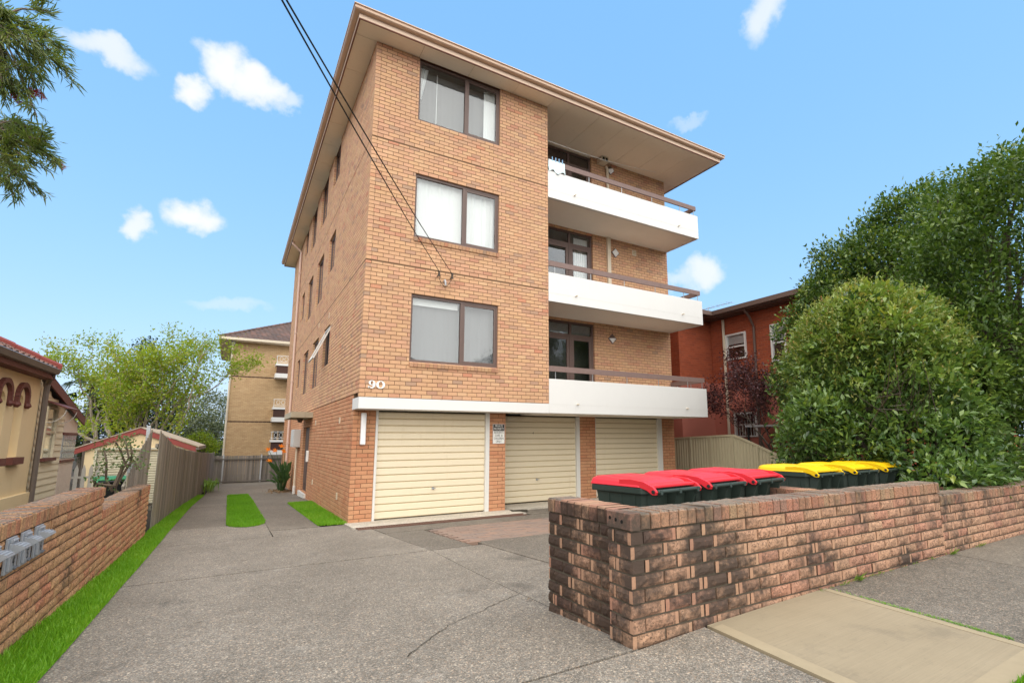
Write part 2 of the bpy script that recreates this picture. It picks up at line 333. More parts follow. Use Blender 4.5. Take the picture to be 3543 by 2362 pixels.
# ------------------------------------------------------------------ building helpers
ORG = {}
def tag(o, label=None, cat=None, group=None, kind=None):
    for k, v in (('label', label), ('category', cat), ('group', group), ('kind', kind)):
        if v: o[k] = v
    return o
def thing(name, loc, label, cat, group=None):
    o = bpy.data.objects.new(name, None); COL.objects.link(o); o.location = loc; o.empty_display_size = .1
    ORG[o.name] = np.array(loc, float)
    return tag(o, label, cat, group)
class MB:
    def __init__(s): s.v = []; s.f = []; s.a = []; s.m = []
    def add(s, vs, fs, a=0.0, mg=0.0):
        n = len(s.v); s.v.extend(vs); s.f.extend([tuple(i+n for i in f) for f in fs])
        s.a.extend([a]*len(fs)); s.m.extend(mg if isinstance(mg, list) else [mg]*len(fs)); return s
    def box(s, x0, x1, y0, y1, z0, z1, a=0.0):
        vs = [(x, y, z) for z in (z0, z1) for y in (y0, y1) for x in (x0, x1)]
        return s.add(vs, [(0, 2, 3, 1), (4, 5, 7, 6), (0, 1, 5, 4), (2, 6, 7, 3), (0, 4, 6, 2), (1, 3, 7, 5)], a)
    def obox(s, c, ax, ay, az, a=0.0):                       # oriented box: centre and three half vectors
        c, ax, ay, az = (np.array(q, float) for q in (c, ax, ay, az))
        vs = [tuple(c+i*ax+j*ay+k*az) for k in (-1, 1) for j in (-1, 1) for i in (-1, 1)]
        return s.add(vs, [(0, 2, 3, 1), (4, 5, 7, 6), (0, 1, 5, 4), (2, 6, 7, 3), (0, 4, 6, 2), (1, 3, 7, 5)], a)
    def prism(s, poly, ax, lo, hi, a=0.0):                    # polygon in the two other axes, pushed along ax
        def P(q, t):
            q = list(q); q.insert(ax, t); return tuple(q)
        n = len(poly); vs = [P(q, lo) for q in poly]+[P(q, hi) for q in poly]
        fs = [tuple(range(n))[::-1], tuple(range(n, 2*n))]+[(i, (i+1) % n, n+(i+1) % n, n+i) for i in range(n)]
        return s.add(vs, fs, a)
    def bar(s, p, q, w, h=None, a=0.0, up=(0, 0, 1)):
        p, q = np.array(p, float), np.array(q, float); d = q-p; L = np.linalg.norm(d); d /= L
        x = np.cross(d, up); nx = np.linalg.norm(x)
        x = np.array([1., 0, 0]) if nx < 1e-6 else x/nx
        y = np.cross(x, d)
        return s.obox((p+q)/2, x*w/2, d*L/2, y*(h or w)/2, a)
    def tube(s, pts, r, n=8, a=0.0, cap=True):
        pts = [np.array(q, float) for q in pts]; rs = r if isinstance(r, (list, tuple)) else [r]*len(pts)
        vs = []; fs = []
        t0 = pts[1]-pts[0]; ref = np.array([0, 0, 1.]) if abs(t0[2]) < .9*np.linalg.norm(t0) else np.array([1., 0, 0])
        for i, q in enumerate(pts):
            t = pts[min(i+1, len(pts)-1)]-pts[max(i-1, 0)]; t = t/(np.linalg.norm(t)+1e-9)
            x = np.cross(t, ref); x /= (np.linalg.norm(x)+1e-9); y = np.cross(t, x); ref = np.cross(x, t)
            for k in range(n):
                th = 2*math.pi*k/n; vs.append(tuple(q+rs[i]*(math.cos(th)*x+math.sin(th)*y)))
        for i in range(len(pts)-1):
            for k in range(n):
                fs.append((i*n+k, i*n+(k+1) % n, (i+1)*n+(k+1) % n, (i+1)*n+k))
        if cap: fs += [tuple(range(n))[::-1], tuple(range((len(pts)-1)*n, len(pts)*n))]
        return s.add(vs, fs, a)
    def disc(s, c, r, axis, n=16, h=.01, a=0.0):
        c = np.array(c, float); axis = np.array(axis, float); axis /= np.linalg.norm(axis)
        return s.tube([c-axis*h/2, c+axis*h/2], r, n, a)
    def mesh(s, name, off=(0, 0, 0)):
        me = bpy.data.meshes.new(name); v = np.array(s.v, float).reshape(-1, 3)-np.array(off)
        me.from_pydata(v.tolist(), [], s.f); 
        at_ = me.attributes.new('rnd', 'FLOAT', 'FACE'); at_.data.foreach_set('value', np.array(s.a, np.float32))
        if any(s.m):
            at_ = me.attributes.new('margin', 'FLOAT', 'FACE'); at_.data.foreach_set('value', np.array(s.m, np.float32))
        me.update(); return me
    def build(s, name, mat, parent=None, smooth=False, kind=None, label=None, bevel=0):
        off = ORG[parent.name] if parent is not None else np.zeros(3)
        me = s.mesh(name, off); me.materials.append(MATS[mat])
        if smooth: me.polygons.foreach_set('use_smooth', np.ones(len(me.polygons), bool))
        o = bpy.data.objects.new(name, me); COL.objects.link(o)
        if parent is not None: o.parent = parent; ORG[o.name] = off
        else: ORG[o.name] = np.zeros(3)
        if bevel:
            b = o.modifiers.new('bevel', 'BEVEL'); b.width = bevel; b.segments = 2; b.limit_method = 'ANGLE'
        return tag(o, label, None, None, kind)
def single(mb, name, mat, loc, label, cat, group=None, kind=None, smooth=False, bevel=0):   # a thing that is one mesh
    me = mb.mesh(name, loc); me.materials.append(MATS[mat])
    if smooth: me.polygons.foreach_set('use_smooth', np.ones(len(me.polygons), bool))
    o = bpy.data.objects.new(name, me); COL.objects.link(o); o.location = loc; ORG[o.name] = np.array(loc, float)
    if bevel:
        b = o.modifiers.new('bevel', 'BEVEL'); b.width = bevel; b.segments = 2; b.limit_method = 'ANGLE'
    return tag(o, label, cat, group, kind)
def box(name, mat, parent, x0, x1, y0, y1, z0, z1, **k): return MB().box(x0, x1, y0, y1, z0, z1, rng.random()).build(name, mat, parent, **k)
def copy_tree(o, parent=None):
    c = o.copy(); COL.objects.link(c)
    if parent is not None: c.parent = parent
    ORG[c.name] = ORG[o.name]
    for ch in list(o.children): copy_tree(ch, c)
    return c
def text_mb(txt, size, ext, mapf, font_narrow=1.0, align='CENTER'):
    cu = bpy.data.curves.new('txt', 'FONT'); cu.body = txt; cu.size = size; cu.extrude = ext; cu.align_x = align
    o = bpy.data.objects.new('txt', cu); COL.objects.link(o)
    dg = bpy.context.evaluated_depsgraph_get(); me = bpy.data.meshes.new_from_object(o.evaluated_get(dg))
    mb = MB(); mb.add([tuple(mapf(v.co.x*font_narrow, v.co.y, v.co.z)) for v in me.vertices], [tuple(p.vertices) for p in me.polygons])
    bpy.data.objects.remove(o); bpy.data.curves.remove(cu); bpy.data.meshes.remove(me)
    return mb

# ground height: the drive falls from the footpath to the garages and on to the back
_gy = [-60, -12.6, -12.3, -9.6, -7.95, -5.6, -2.4, .5, 7, 11, 18.5, 60]
_gz = [.24, .24, .36, .38, .40, .25, .10, .0, -.12, -.26, -.34, -.6]
def gz(x, y):
    z = float(np.interp(y, _gy, _gz))
    if x > 0: 
        k = min(1, max(0, (-5-y)/2.95)); z += .085*(1-math.exp(-x/1.5))*k
    return z

# ------------------------------------------------------------------ ground, drive, footpath
def gsheet():
    xs = sorted(set([-400, -150, -60, -30, -15]+list(np.arange(-10, 16.1, 1.0))+[20, 30, 60, 150, 400]))
    ys = sorted(set([-400, -150]+_gy+list(np.arange(-9, 19.1, .75))+[30, 150, 500]))
    mb = MB(); n = len(ys)
    mb.v = [(x, y, gz(x, y)-.07) for x in xs for y in ys]
    mb.f = [(i*n+j, (i+1)*n+j, (i+1)*n+j+1, i*n+j+1) for i in range(len(xs)-1) for j in range(n-1)]
    mb.a = [0]*len(mb.f); mb.m = [0]*len(mb.f)
    return tag(mb.build('ground', 'soil'), 'bare earth ground under the lots, yards and street', 'ground', None, 'structure')
gsheet()
def slab_mb(q, nx=None, ny=None, lift=0.0, th=.06, gap=.006, jit=0.0):
    q = [np.array(p, float) for p in q]; c = sum(q)/4
    q = [p+(c-p)/np.linalg.norm(c-p)*gap*1.4 for p in q]
    L1 = np.linalg.norm(q[1]-q[0]); L2 = np.linalg.norm(q[3]-q[0])
    nx = nx or max(1, int(L1/.6)); ny = ny or max(1, int(L2/.6))
    mb = MB(); vs = []; top = {}
    for i in range(nx+1):
        for j in range(ny+1):
            s, t = i/nx, j/ny
            p = (q[0]*(1-s)+q[1]*s)*(1-t)+(q[3]*(1-s)+q[2]*s)*t
            top[i, j] = len(vs); vs.append((p[0], p[1], gz(p[0], p[1])+lift+jit))
    fs = [(top[i, j], top[i+1, j], top[i+1, j+1], top[i, j+1]) for i in range(nx) for j in range(ny)]
    edge = [top[i, 0] for i in range(nx)]+[top[nx, j] for j in range(ny)]+[top[i, ny] for i in range(nx, 0, -1)]+[top[0, j] for j in range(ny, 0, -1)]
    low = {}
    for e in edge: low[e] = len(vs); vs.append((vs[e][0], vs[e][1], vs[e][2]-th))
    for a, b in zip(edge, edge[1:]+edge[:1]): fs.append((a, low[a], low[b], b))
    return mb.add(vs, fs, rng.random())
def R4(x0, x1, y0, y1): return [(x0, y0), (x1, y0), (x1, y1), (x0, y1)]
drive = thing('driveway', (0, -3, 0), None, None); drive['kind'] = 'structure'; drive['label'] = 'grey exposed aggregate concrete driveway running down beside the flats'; drive['category'] = 'driveway'
DR = [([(-2.93, -7.955), (.13, -7.955), (.40, -3.36), (-2.97, -3.36)], 'aggregate'),
      ([(-2.97, -3.36), (.40, -3.36), (.24, -.34), (-2.97, -.34)], 'aggregate'),
      ([(-2.97, -.34), (-1.35, -.34), (-1.35, 1.78), (-2.97, 1.78)], 'aggregate'),
      ([(-1.35, -.34), (-.02, -.34), (-.02, .52), (-1.35, .52)], 'aggregate'),
      ([(.145, -7.72), (1.24, -7.72), (1.24, -3.36), (.40, -3.36)], 'aggregate'),
      ([(.40, -3.36), (1.02, -3.36), (.98, -1.22), (.29, -1.22)], 'aggregate_dark'),
      ([(1.24, -7.72), (10.4, -7.72), (10.4, -3.1), (1.24, -3.1)], 'aggregate_dark'),
      ([(4.6, -3.1), (10.4, -3.1), (10.4, -1.22), (4.6, -1.22)], 'aggregate_dark'),
      ([(.29, -1.22), (10.4, -1.22), (10.4, -.55), (.24, -.55)], 'aggregate_dark'),
      ([(-2.97, 1.78), (-2.04, 1.78), (-2.06, 6.2), (-2.9, 6.2)], 'concrete_smooth'),
      ([(-2.9, 6.2), (-2.06, 6.2), (-2.07, 10.9), (-2.78, 10.9)], 'concrete_smooth'),
      ([(-1.35, .52), (-.49, .52), (-.60, 5.75), (-1.38, 5.75)], 'concrete_smooth'),
      ([(-1.38, 5.75), (-.0, 5.75), (-.02, 10.9), (-1.44, 10.9)], 'concrete_smooth'),
      ([(-2.78, 10.9), (-.0, 10.9), (-.0, 18.3), (-2.6, 18.3)], 'concrete_smooth')]
for q, m in DR: slab_mb(q, gap=.010, jit=rng.uniform(-.003, .002)).build('slab', m, drive)
# the drive is cracked between two of its slabs: a raised mortar seam along the bin bay slab
slab_mb([(1.18, -6.6), (1.26, -6.6), (1.24, -3.2), (1.17, -3.2)], lift=.005, gap=0).build('mortar_seam', 'concrete_smooth', drive)
mb = MB()
ck = [at(1200, 1368, 2, .27), at(1150, 1390, 2, .27), at(1110, 1410, 2, .28), at(1030, 1447, 2, .29), at(985, 1480, 2, .30), at(920, 1532, 2, .32)]
pts = []
for a, b in zip(ck, ck[1:]):
    for k in range(6):
        t = k/6; p = a+(b-a)*t; pts.append((p[0]+rng.uniform(-.012, .012), p[1]+rng.uniform(-.012, .012)))
for a, b in zip(pts, pts[1:]):
    wd = .0018+rng.random()*.0024
    d = np.array(b)-np.array(a); nrm = np.array((-d[1], d[0])); nrm /= np.linalg.norm(nrm)
    P = [np.array(a)-nrm*wd, np.array(b)-nrm*wd, np.array(b)+nrm*wd, np.array(a)+nrm*wd]
    mb.add([(p[0], p[1], gz(*p)+.005) for p in P], [(0, 1, 2, 3)])
mb.build('crack', 'joint_dirt', drive)
# pavers in front of the first two garages
n = 0
pav = thing('brick_paving', (2.8, -2.1, gz(2.8, -2.1)), 'patch of brown clay pavers in front of the garages', 'paving'); pav['kind'] = 'structure'
def paver_mesh():
    mb = MB(); w, l, b = .111, .226, .004
    vs = [(-l/2, -w/2, -.05), (l/2, -w/2, -.05), (l/2, w/2, -.05), (-l/2, w/2, -.05), (-l/2, -w/2, -b), (l/2, -w/2, -b), (l/2, w/2, -b), (-l/2, w/2, -b),
          (-l/2+b, -w/2+b, 0), (l/2-b, -w/2+b, 0), (l/2-b, w/2-b, 0), (-l/2+b, w/2-b, 0)]
    fs = [(8, 9, 10, 11)]+[(i, (i+1) % 4, 4+(i+1) % 4, 4+i) for i in range(4)]+[(4+i, 4+(i+1) % 4, 8+(i+1) % 4, 8+i) for i in range(4)]
    mb.add(vs, fs); me = mb.mesh('paver'); me.materials.append(MATS['paver']); return me
PM = paver_mesh(); rest = MB(); cand = []
for r in range(16):
    y = -3.04+r*.116
    for k in range(17):
        x = 1.02+k*.232+(r % 2)*.116+.116
        if x+.115 < 4.62 and y < -1.24: cand.append((x+.012*(y+1.2)*-1, y))
for (x, y) in cand[:300]:
    o = bpy.data.objects.new('paver', PM); COL.objects.link(o); o.parent = pav
    o.location = (x-2.8, y-(-2.1), gz(x, y)+rng.uniform(-.002, .004)-gz(2.8, -2.1)); o.rotation_euler = (-.044, 0, rng.uniform(-.01, .01))
# garage sill, drain grates
sill = slab_mb(R4(-.06, 3.62, -.30, .66), lift=.02, th=.12, nx=6, ny=3)
sill.build('garage_sill', 'concrete_pale', drive)
slab_mb(R4(3.62, 10.2, .35, 1.46), lift=.03, th=.14, nx=8, ny=2).build('garage_sill', 'concrete_pale', drive)
slab_mb(R4(3.62, 10.2, -.50, .35), lift=.0, th=.1, nx=8, ny=2).build('slab', 'aggregate_dark', drive)
slab_mb([(3.45, .1), (3.75, -.12), (3.95, .25), (3.6, .5)], lift=.024, th=.01, nx=1, ny=1).build('wet_stain', 'joint_dirt', drive)
gr = thing('drain_grate', (.9, -.42, gz(.9, -.42)), 'rusty slotted drain grate set along the garage sill', 'drain grate')
mb = MB()
for k in range(72): mb.box(.02+k*.048, .045+k*.048, -.50, -.345, gz(0, -.42)+.004, gz(0, -.42)+.018)
mb.box(0, 3.5, -.52, -.495, gz(0, -.42)-.02, gz(0, -.42)+.02); mb.box(0, 3.5, -.35, -.325, gz(0, -.42)-.02, gz(0, -.42)+.02)
mb.build('grate', 'rust', gr)
MB().box(.0, 3.5, -.49, -.35, gz(0, -.42)-.05, gz(0, -.42)-.02).build('channel', 'dark_void', gr)
# footpath slabs
fp = thing('footpath', (1, -8.6, .4), 'concrete footpath slabs along the street in front of the low brick wall', 'footpath'); fp['kind'] = 'structure'
slab_mb([(-7.5, -9.7), (.575, -9.7), (.685, -7.965), (-7.5, -7.965)]).build('slab', 'aggregate', fp)
slab_mb([(1.965, -9.7), (4.1, -9.7), (4.30, -7.965), (2.075, -7.965)]).build('slab', 'aggregate_dark', fp)
slab_mb([(4.1, -9.7), (6.6, -9.7), (6.6, -7.965), (4.30, -7.965)]).build('slab', 'concrete_smooth', fp)
slab_mb([(6.6, -9.7), (14, -9.7), (14, -7.965), (6.6, -7.965)]).build('slab', 'aggregate_dark', fp)
bs = thing('beige_slab', (1.4, -8.5, .44), 'newer beige broom finished footpath slab with smooth edges', 'slab'); bs['kind'] = 'structure'
slab_mb([(.60, -9.34), (1.985, -9.34), (2.07, -7.965), (.69, -7.965)], lift=.009).build('slab', 'beige_slab', bs)
for q in ([(.602, -9.335), (.70, -9.335), (.785, -8.02), (.69, -8.02)], [(1.915, -9.335), (1.98, -9.335), (2.065, -8.0), (2.0, -8.0)], [(.70, -9.335), (1.915, -9.335), (1.92, -9.225), (.705, -9.225)]):
    slab_mb(q, lift=.0115, th=.04, gap=.001).build('edge_band', 'slab_margin', bs)
rd = MB(); rd.v = [(x, y, gz(0, y)-.02) for x in (-200, 200) for y in (-19.5, -12.62)]; rd.f = [(0, 2, 3, 1)]; rd.a = [0]; rd.m = [0]
tag(rd.build('road', 'asphalt'), 'dark asphalt street behind the footpath', 'road', None, 'structure')
tag(MB().box(-60, 60, -12.62, -12.45, .1, .37).build('kerb', 'concrete_smooth'), 'concrete street kerb', 'kerb', None, 'structure')

# ------------------------------------------------------------------ grass strips (uncountable blades)
def grass(name, label, poly, dens, hgt, clover=0):
    poly = np.array(poly); lo = poly.min(0); hi = poly.max(0)
    area = (hi-lo).prod(); n = int(area*max(dens))
    P = nrs.uniform(lo, hi, (n, 2))
    ins = np.zeros(n, bool); m = len(poly)
    for i in range(m):
        a, b = poly[i], poly[(i+1) % m]
        c = ((a[1] > P[:, 1]) != (b[1] > P[:, 1])) & (P[:, 0] < (b[0]-a[0])*(P[:, 1]-a[1])/(b[1]-a[1]+1e-12)+a[0])
        ins ^= c
    far = np.clip((P[:, 1]+6)/12, 0, 1); keep = nrs.rand(n)*max(dens) < dens[0]*(1-far)+dens[1]*far
    P = P[ins & keep]; far = far[ins & keep]; n = len(P)
    z = np.array([gz(*p) for p in P])+.005
    th = nrs.rand(n)*2*math.pi; ln = nrs.rand(n)*.7; h = hgt*(.5+nrs.rand(n)*.8); wd = .0022+.0022*far+nrs.rand(n)*.002
    base = np.c_[P, z]; s = np.c_[np.cos(th), np.sin(th), 0*th]*wd[:, None]
    l2 = nrs.rand(n)*2*math.pi; tip = base+np.c_[np.cos(l2)*ln*h, np.sin(l2)*ln*h, h]
    mid = base*.45+tip*.55; mid[:, 2] += h*.1
    V = np.stack([base-s, base+s, mid+s*.8, mid-s*.8, tip], 1).reshape(-1, 3)
    k = (np.arange(n)*5)[:, None]
    mb = MB(); mb.v = V.tolist()
    q = k+np.array([0, 1, 2, 3]); t3 = k+np.array([3, 2, 4])
    mb.f = [tuple(x) for x in q.tolist()]+[tuple(x) for x in t3.tolist()]
    patch = .5+.25*np.sin(P[:, 0]*5+P[:, 1]*2.1)+.2*np.sin(P[:, 1]*3.3-P[:, 0]*2)
    rv = np.clip(.15+.55*nrs.rand(n)+.25*(patch-.5), 0, .999)
    mb.a = list(rv)+list(rv); mb.m = [0]*len(mb.f)
    c = poly.mean(0)
    o = mb.build(name, 'grass', None); tag(o, label, 'grass', None, 'stuff')
    tf = MB(); m = len(poly)
    # the turf below the blades, following the fall of the ground
    ys = sorted(set(list(np.arange(lo[1], hi[1], .5))+[lo[1], hi[1]]))
    def xr(y):
        xs = []
        for i in range(m):
            a, b = poly[i], poly[(i+1) % m]
            if (a[1]-y)*(b[1]-y) <= 0 and abs(a[1]-b[1]) > 1e-9: xs.append(a[0]+(b[0]-a[0])*(y-a[1])/(b[1]-a[1]))
        return (min(xs), max(xs)) if xs else None
    rows = [(y, xr(min(max(y, lo[1]+1e-4), hi[1]-1e-4))) for y in ys]; rows = [r for r in rows if r[1]]
    for (y0, r0), (y1, r1) in zip(rows, rows[1:]):
        tf.add([(r0[0], y0, gz(0, y0)+.0075), (r0[1], y0, gz(0, y0)+.0075), (r1[1], y1, gz(0, y1)+.0075), (r1[0], y1, gz(0, y1)+.0075)], [(0, 1, 2, 3)])
    tf.build('turf', 'turf', o)
    return o
grass('grass_strip', 'long strip of bright green lawn between the drive and the orange brick wall', [(-3.26, -7.9), (-2.905, -7.9), (-2.945, -3.3), (-2.945, 1.36), (-2.88, 6.2), (-2.76, 11.4), (-3.02, 11.4), (-3.26, 2)], (11000, 4200), .055)
grass('grass_strip', 'rounded strip of bright lawn down the middle of the drive', [(-2.04, 1.85), (-1.99, 1.58), (-1.87, 1.38), (-1.70, 1.30), (-1.53, 1.37), (-1.41, 1.55), (-1.355, 1.82), (-1.40, 6), (-1.45, 10.7), (-2.06, 10.7), (-2.05, 6)], (6500, 4200), .05)
grass('grass_strip', 'small wedge of bright lawn against the side wall of the flats', [(-.52, .60), (.0, .50), (.0, 5.74), (-.62, 5.74)], (6500, 4500), .05)
grass('grass_strip', 'rough grass verge at the corner of the beige slab', [(.55, -10.6), (4, -10.6), (4, -9.69), (2.0, -9.69), (1.98, -9.35), (.60, -9.35), (.58, -9.69), (.55, -9.69)], (7000, 7000), .045)

# ------------------------------------------------------------------ brick laying
C = .086
def pieces(row, a, b, ops, mod, joint):
    zc = (row+.5)*C; iv = [(a, b)]
    for (u0, u1, z0, z1) in ops:
        if z0 < zc < z1:
            nw = []
            for (p, q) in iv:
                if u1 <= p or u0 >= q: nw.append((p, q)); continue
                if u0 > p: nw.append((p, u0))
                if u1 < q: nw.append((u1, q))
            iv = nw
    out = []
    for (p, q) in iv:
        k = math.floor((p-(row % 2)*mod/2)/mod); cuts = [p]
        while True:
            k += 1; x = k*mod+(row % 2)*mod/2
            if x >= q-.05: break
            if x > p+.05: cuts.append(x)
        cuts.append(q)
        for i, (c0, c1) in enumerate(zip(cuts, cuts[1:])):
            out.append((c0+(joint/2 if i else 0), c1-(joint/2 if i < len(cuts)-2 else 0)))
    return out
class Wall:                       # collects bricks of one thing, then the largest 300 become parts and the rest one joined part
    def __init__(s): s.items = []
    def lay(s, plane, face, rows, ur, ops, mod=.228, joint=.010, depth=.10, mat='brick_tan', z0=0.0, kind='box', proud=.0015, wide=()):
        if kind == 'rough': joint = .0135
        for r in rows:
            a, b = ur(r) if callable(ur) else ur
            for (u0, u1) in pieces(r, a, b, ops, mod, joint):
                h0 = z0+r*C+joint/2; h1 = z0+(r+1)*C-joint/2
                if r in wide: h1 -= .022
                s.items.append(dict(plane=plane, face=face+rng.uniform(-proud, proud), u=(u0, u1), z=(h0, h1), d=depth, mat=mat, kind=kind, var=rng.randrange(8), rev=False))
    def put(s, plane, face, u0, u1, h0, h1, d, mat, kind='box', var=None):
        s.items.append(dict(plane=plane, face=face, u=(u0, u1), z=(h0, h1), d=d, mat=mat, kind=kind, var=rng.randrange(8) if var is None else var, rev=False))
    def frame(s, it):             # origin and axes (along, out of wall, up)
        u0, u1 = it['u']; uc = (u0+u1)/2; zc = (it['z'][0]+it['z'][1])/2
        if it['plane'] == 'F': return np.array([uc, it['face'], zc]), np.array([1., 0, 0]), np.array([0, -1., 0])      # faces the street
        if it['plane'] == 'L': return np.array([it['face'], uc, zc]), np.array([0, -1., 0]), np.array([-1., 0, 0])     # faces left
        if it['plane'] == 'R': return np.array([it['face'], uc, zc]), np.array([0, 1., 0]), np.array([1., 0, 0])       # faces right
    def finish(s, parent, keep=300, name='brick'):
        for it in s.items:
            o, a, n = s.frame(it); v = o-CAM; d = np.linalg.norm(v)
            X, Y, zz = project(o)
            ok = zz > .2 and -30 < X < IMW+30 and -30 < Y < IMH+30 and (v@n) < 0
            it['k'] = (it['u'][1]-it['u'][0])*(it['z'][1]-it['z'][0])*(-(v@n)/d)/d**2 if ok else -1
        s.items.sort(key=lambda q: -q['k'])
        cache = {}; off = ORG[parent.name]; rest = {}
        for i, it in enumerate(s.items):
            o, a, n = s.frame(it); w = it['u'][1]-it['u'][0]; h = it['z'][1]-it['z'][0]; d = it['d']
            if i < keep and it['k'] > 0:
                key = (it['kind'], round(w, 2), round(h, 3), round(d, 3), it['var'] % 4, it['mat'])
                if key not in cache:
                    vs, fs, mg = BRK[it['kind']](w, h, d, it['var'] % 4)
                    me = MB().add(vs, fs, it['var']*.125, mg).mesh(name); me.materials.append(MATS[it['mat']]); cache[key] = me
                b = bpy.data.objects.new(name, cache[key]); COL.objects.link(b); b.parent = parent
                b.matrix_local = Matrix(((a[0], -n[0], 0, o[0]-off[0]), (a[1], -n[1], 0, o[1]-off[1]), (0, 0, 1, o[2]-off[2]), (0, 0, 0, 1)))
            else:
                vs, fs, mg = BRK[it['kind']](w, h, d, it['var'])
                W = [tuple(o+a*v[0]-n*v[1]+np.array([0, 0, v[2]])) for v in vs]
                rest.setdefault(it['mat'], MB()).add(W, fs, rng.random(), mg)
        for m, mb in rest.items(): mb.build('brickwork', m, parent, kind='stuff')
def brk_box(w, h, d, var):        # local: x along, y into the wall, z up; face at y=0
    x, z = w/2, h/2; e = min(.004, w*.2)
    vs = [(-x, d, -z), (x, d, -z), (x, d, z), (-x, d, z), (-x, e, -z), (x, e, -z), (x, e, z), (-x, e, z), (-x+e, 0, -z+e), (x-e, 0, -z+e), (x-e, 0, z-e), (-x+e, 0, z-e)]
    fs = [(8, 9, 10, 11)]+[(i, (i+1) % 4, 4+(i+1) % 4, 4+i) for i in range(4)]+[(4+i, 4+(i+1) % 4, 8+(i+1) % 4, 8+i) for i in range(4)]
    return vs, fs, 0.0
def brk_rough(w, h, d, var):      # split-face brick: rough field with a smooth margin at one end
    r = random.Random(var*31+int(w*1000)); x, z = w/2, h/2
    mgw = min(.03, w*.22); xs = [-x, -x+.008]+[(-x+.008)+(2*x-mgw-.008)*k/5 for k in range(1, 6)]+[x]
    zs = [-z, -z+h*.3, z-h*.3, z]
    vs = []; idx = {}
    for i, xx in enumerate(xs):
        for j, zz in enumerate(zs):
            rim = i in (0, len(xs)-1) or j in (0, 3)
            y = .006 if rim else r.uniform(-.007, .002)
            if i >= len(xs)-2: y = .004 if rim else .002
            jx = 0 if rim else r.uniform(-.006, .006)
            idx[i, j] = len(vs); vs.append((xx+(jx if i < len(xs)-2 else 0), y, zz+(0 if rim else r.uniform(-.005, .005))))
    fs = []; mg = []
    for i in range(len(xs)-1):
        for j in range(3):
            fs.append((idx[i, j], idx[i+1, j], idx[i+1, j+1], idx[i, j+1])); mg.append(1.0 if i == len(xs)-2 else 0.0)
    n0 = len(vs); c = [idx[0, 0], idx[len(xs)-1, 0], idx[len(xs)-1, 3], idx[0, 3]]
    for k in c: vs.append((vs[k][0], d, vs[k][2]))
    fs += [(c[0], n0, n0+1, c[1]), (c[2], n0+2, n0+3, c[3])]+[(c[1], n0+1, n0+2, c[2]), (c[3], n0+3, n0, c[0])]; mg += [0.0]*4
    if var % 2: vs = [(-a, b, q) for a, b, q in vs]; fs = [f[::-1] for f in fs]
    return vs, fs, mg
def brk_cope(w, h, d, var):       # coping brick on edge: worn arrises, uneven top
    r = random.Random(var*17+3); x, z = w/2, h/2; e = .007
    t = [r.uniform(-.004, .003) for _ in range(4)]
    vs = [(-x, d, -z), (x, d, -z), (x, d-e, z+t[0]), (-x, d-e, z+t[1]), (-x, e*.6, -z), (x, e*.6, -z), (x, e, z+t[2]-e), (-x, e, z+t[3]-e),
          (-x+e*.7, 0, -z+e*.6), (x-e*.7, 0, -z+e*.6), (x-e*.7, 0, z-e*1.6), (-x+e*.7, 0, z-e*1.6), (x-e*.5, e*1.5, z+t[2]), (-x+e*.5, e*1.5, z+t[3])]
    fs = [(8, 9, 10, 11), (4, 5, 9, 8), (5, 6, 10, 9), (6, 7, 11, 10), (7, 4, 8, 11), (6, 12, 13, 7), (12, 2, 3, 13), (5, 1, 2, 12, 6), (0, 4, 7, 13, 3), (0, 1, 5, 4), (0, 3, 2, 1)]
    return vs, fs, [0., 0., 0., .5, 0., 1., 1., 0., 0., 0., 0.]
BRK = {'box': brk_box, 'rough': brk_rough, 'cope': brk_cope}
def backing(mb, plane, face, u0, u1, z0, z1, ops, t=.09, edge=.006):   # mortar body with the openings left out
    us = sorted({u0, u1, *[min(max(o[i]+(-edge if i == 0 else edge), u0), u1) for o in ops for i in (0, 1)]})
    zs = sorted({z0, z1, *[min(max(o[i]+(-edge if i == 2 else edge), z0), z1) for o in ops for i in (2, 3)]})
    for i in range(len(us)-1):
        for j in range(len(zs)-1):
            a, b, c, d = us[i], us[i+1], zs[j], zs[j+1]
            if b-a < 1e-6 or d-c < 1e-6: continue
            um, zm = (a+b)/2, (c+d)/2
            if any(o[0]-edge < um < o[1]+edge and o[2]-edge < zm < o[3]+edge for o in ops): continue
            if plane == 'F': mb.box(a, b, face+.007, face+.007+t, c, d)
            elif plane == 'L': mb.box(face+.007, face+.007+t, a, b, c, d)
            else: mb.box(face-.007-t, face-.007, a, b, c, d)

# ------------------------------------------------------------------ the block of flats
W1, WR, DEP, DG, LEN = 4.40, 9.92, 1.385, .527, 17.0
ZT = 120*C
apt = thing('apartment_building', (5, 8, 0), 'four level tan brick block of flats with white balconies and garages', 'building')
wl = Wall()
fw = [(.97, 3.02, 37*C, 55*C), (.97, 3.02, 69*C, 87*C), (.97, 3.02, 102*C, 120*C)]
sw = []
for f in range(3):
    k = 32*f
    sw += [(4.28, 5.40, (43+k)*C, (56+k)*C), (6.47, 7.87, (38+k)*C, (56+k)*C), (9.03, 10.42, (38+k)*C, (56+k)*C), (11.53, 12.55, (43+k)*C, (56+k)*C)]
JO = (61, 93)
wl.lay('F', 0, range(29, 120), lambda r: (0 if r % 2 else .102, W1), fw, wide=JO)
wl.lay('L', 0, range(30, 120), lambda r: (.102 if r % 2 else 0, LEN), sw, wide=JO)
sdoor = [(7.38, 8.98, 0, 24*C)]
wl.lay('L', .014, range(-4, 30), lambda r: (DG+(.102 if r % 2 else 0), LEN), sdoor, mat='brick_tan_low')
rops = [(4.40, 6.84, 0, 58*C), (4.40, 6.84, 60*C, 90*C), (4.40, 6.84, 92*C, 121*C)]
wl.lay('F', DEP, range(30, 120), (W1, WR), rops)
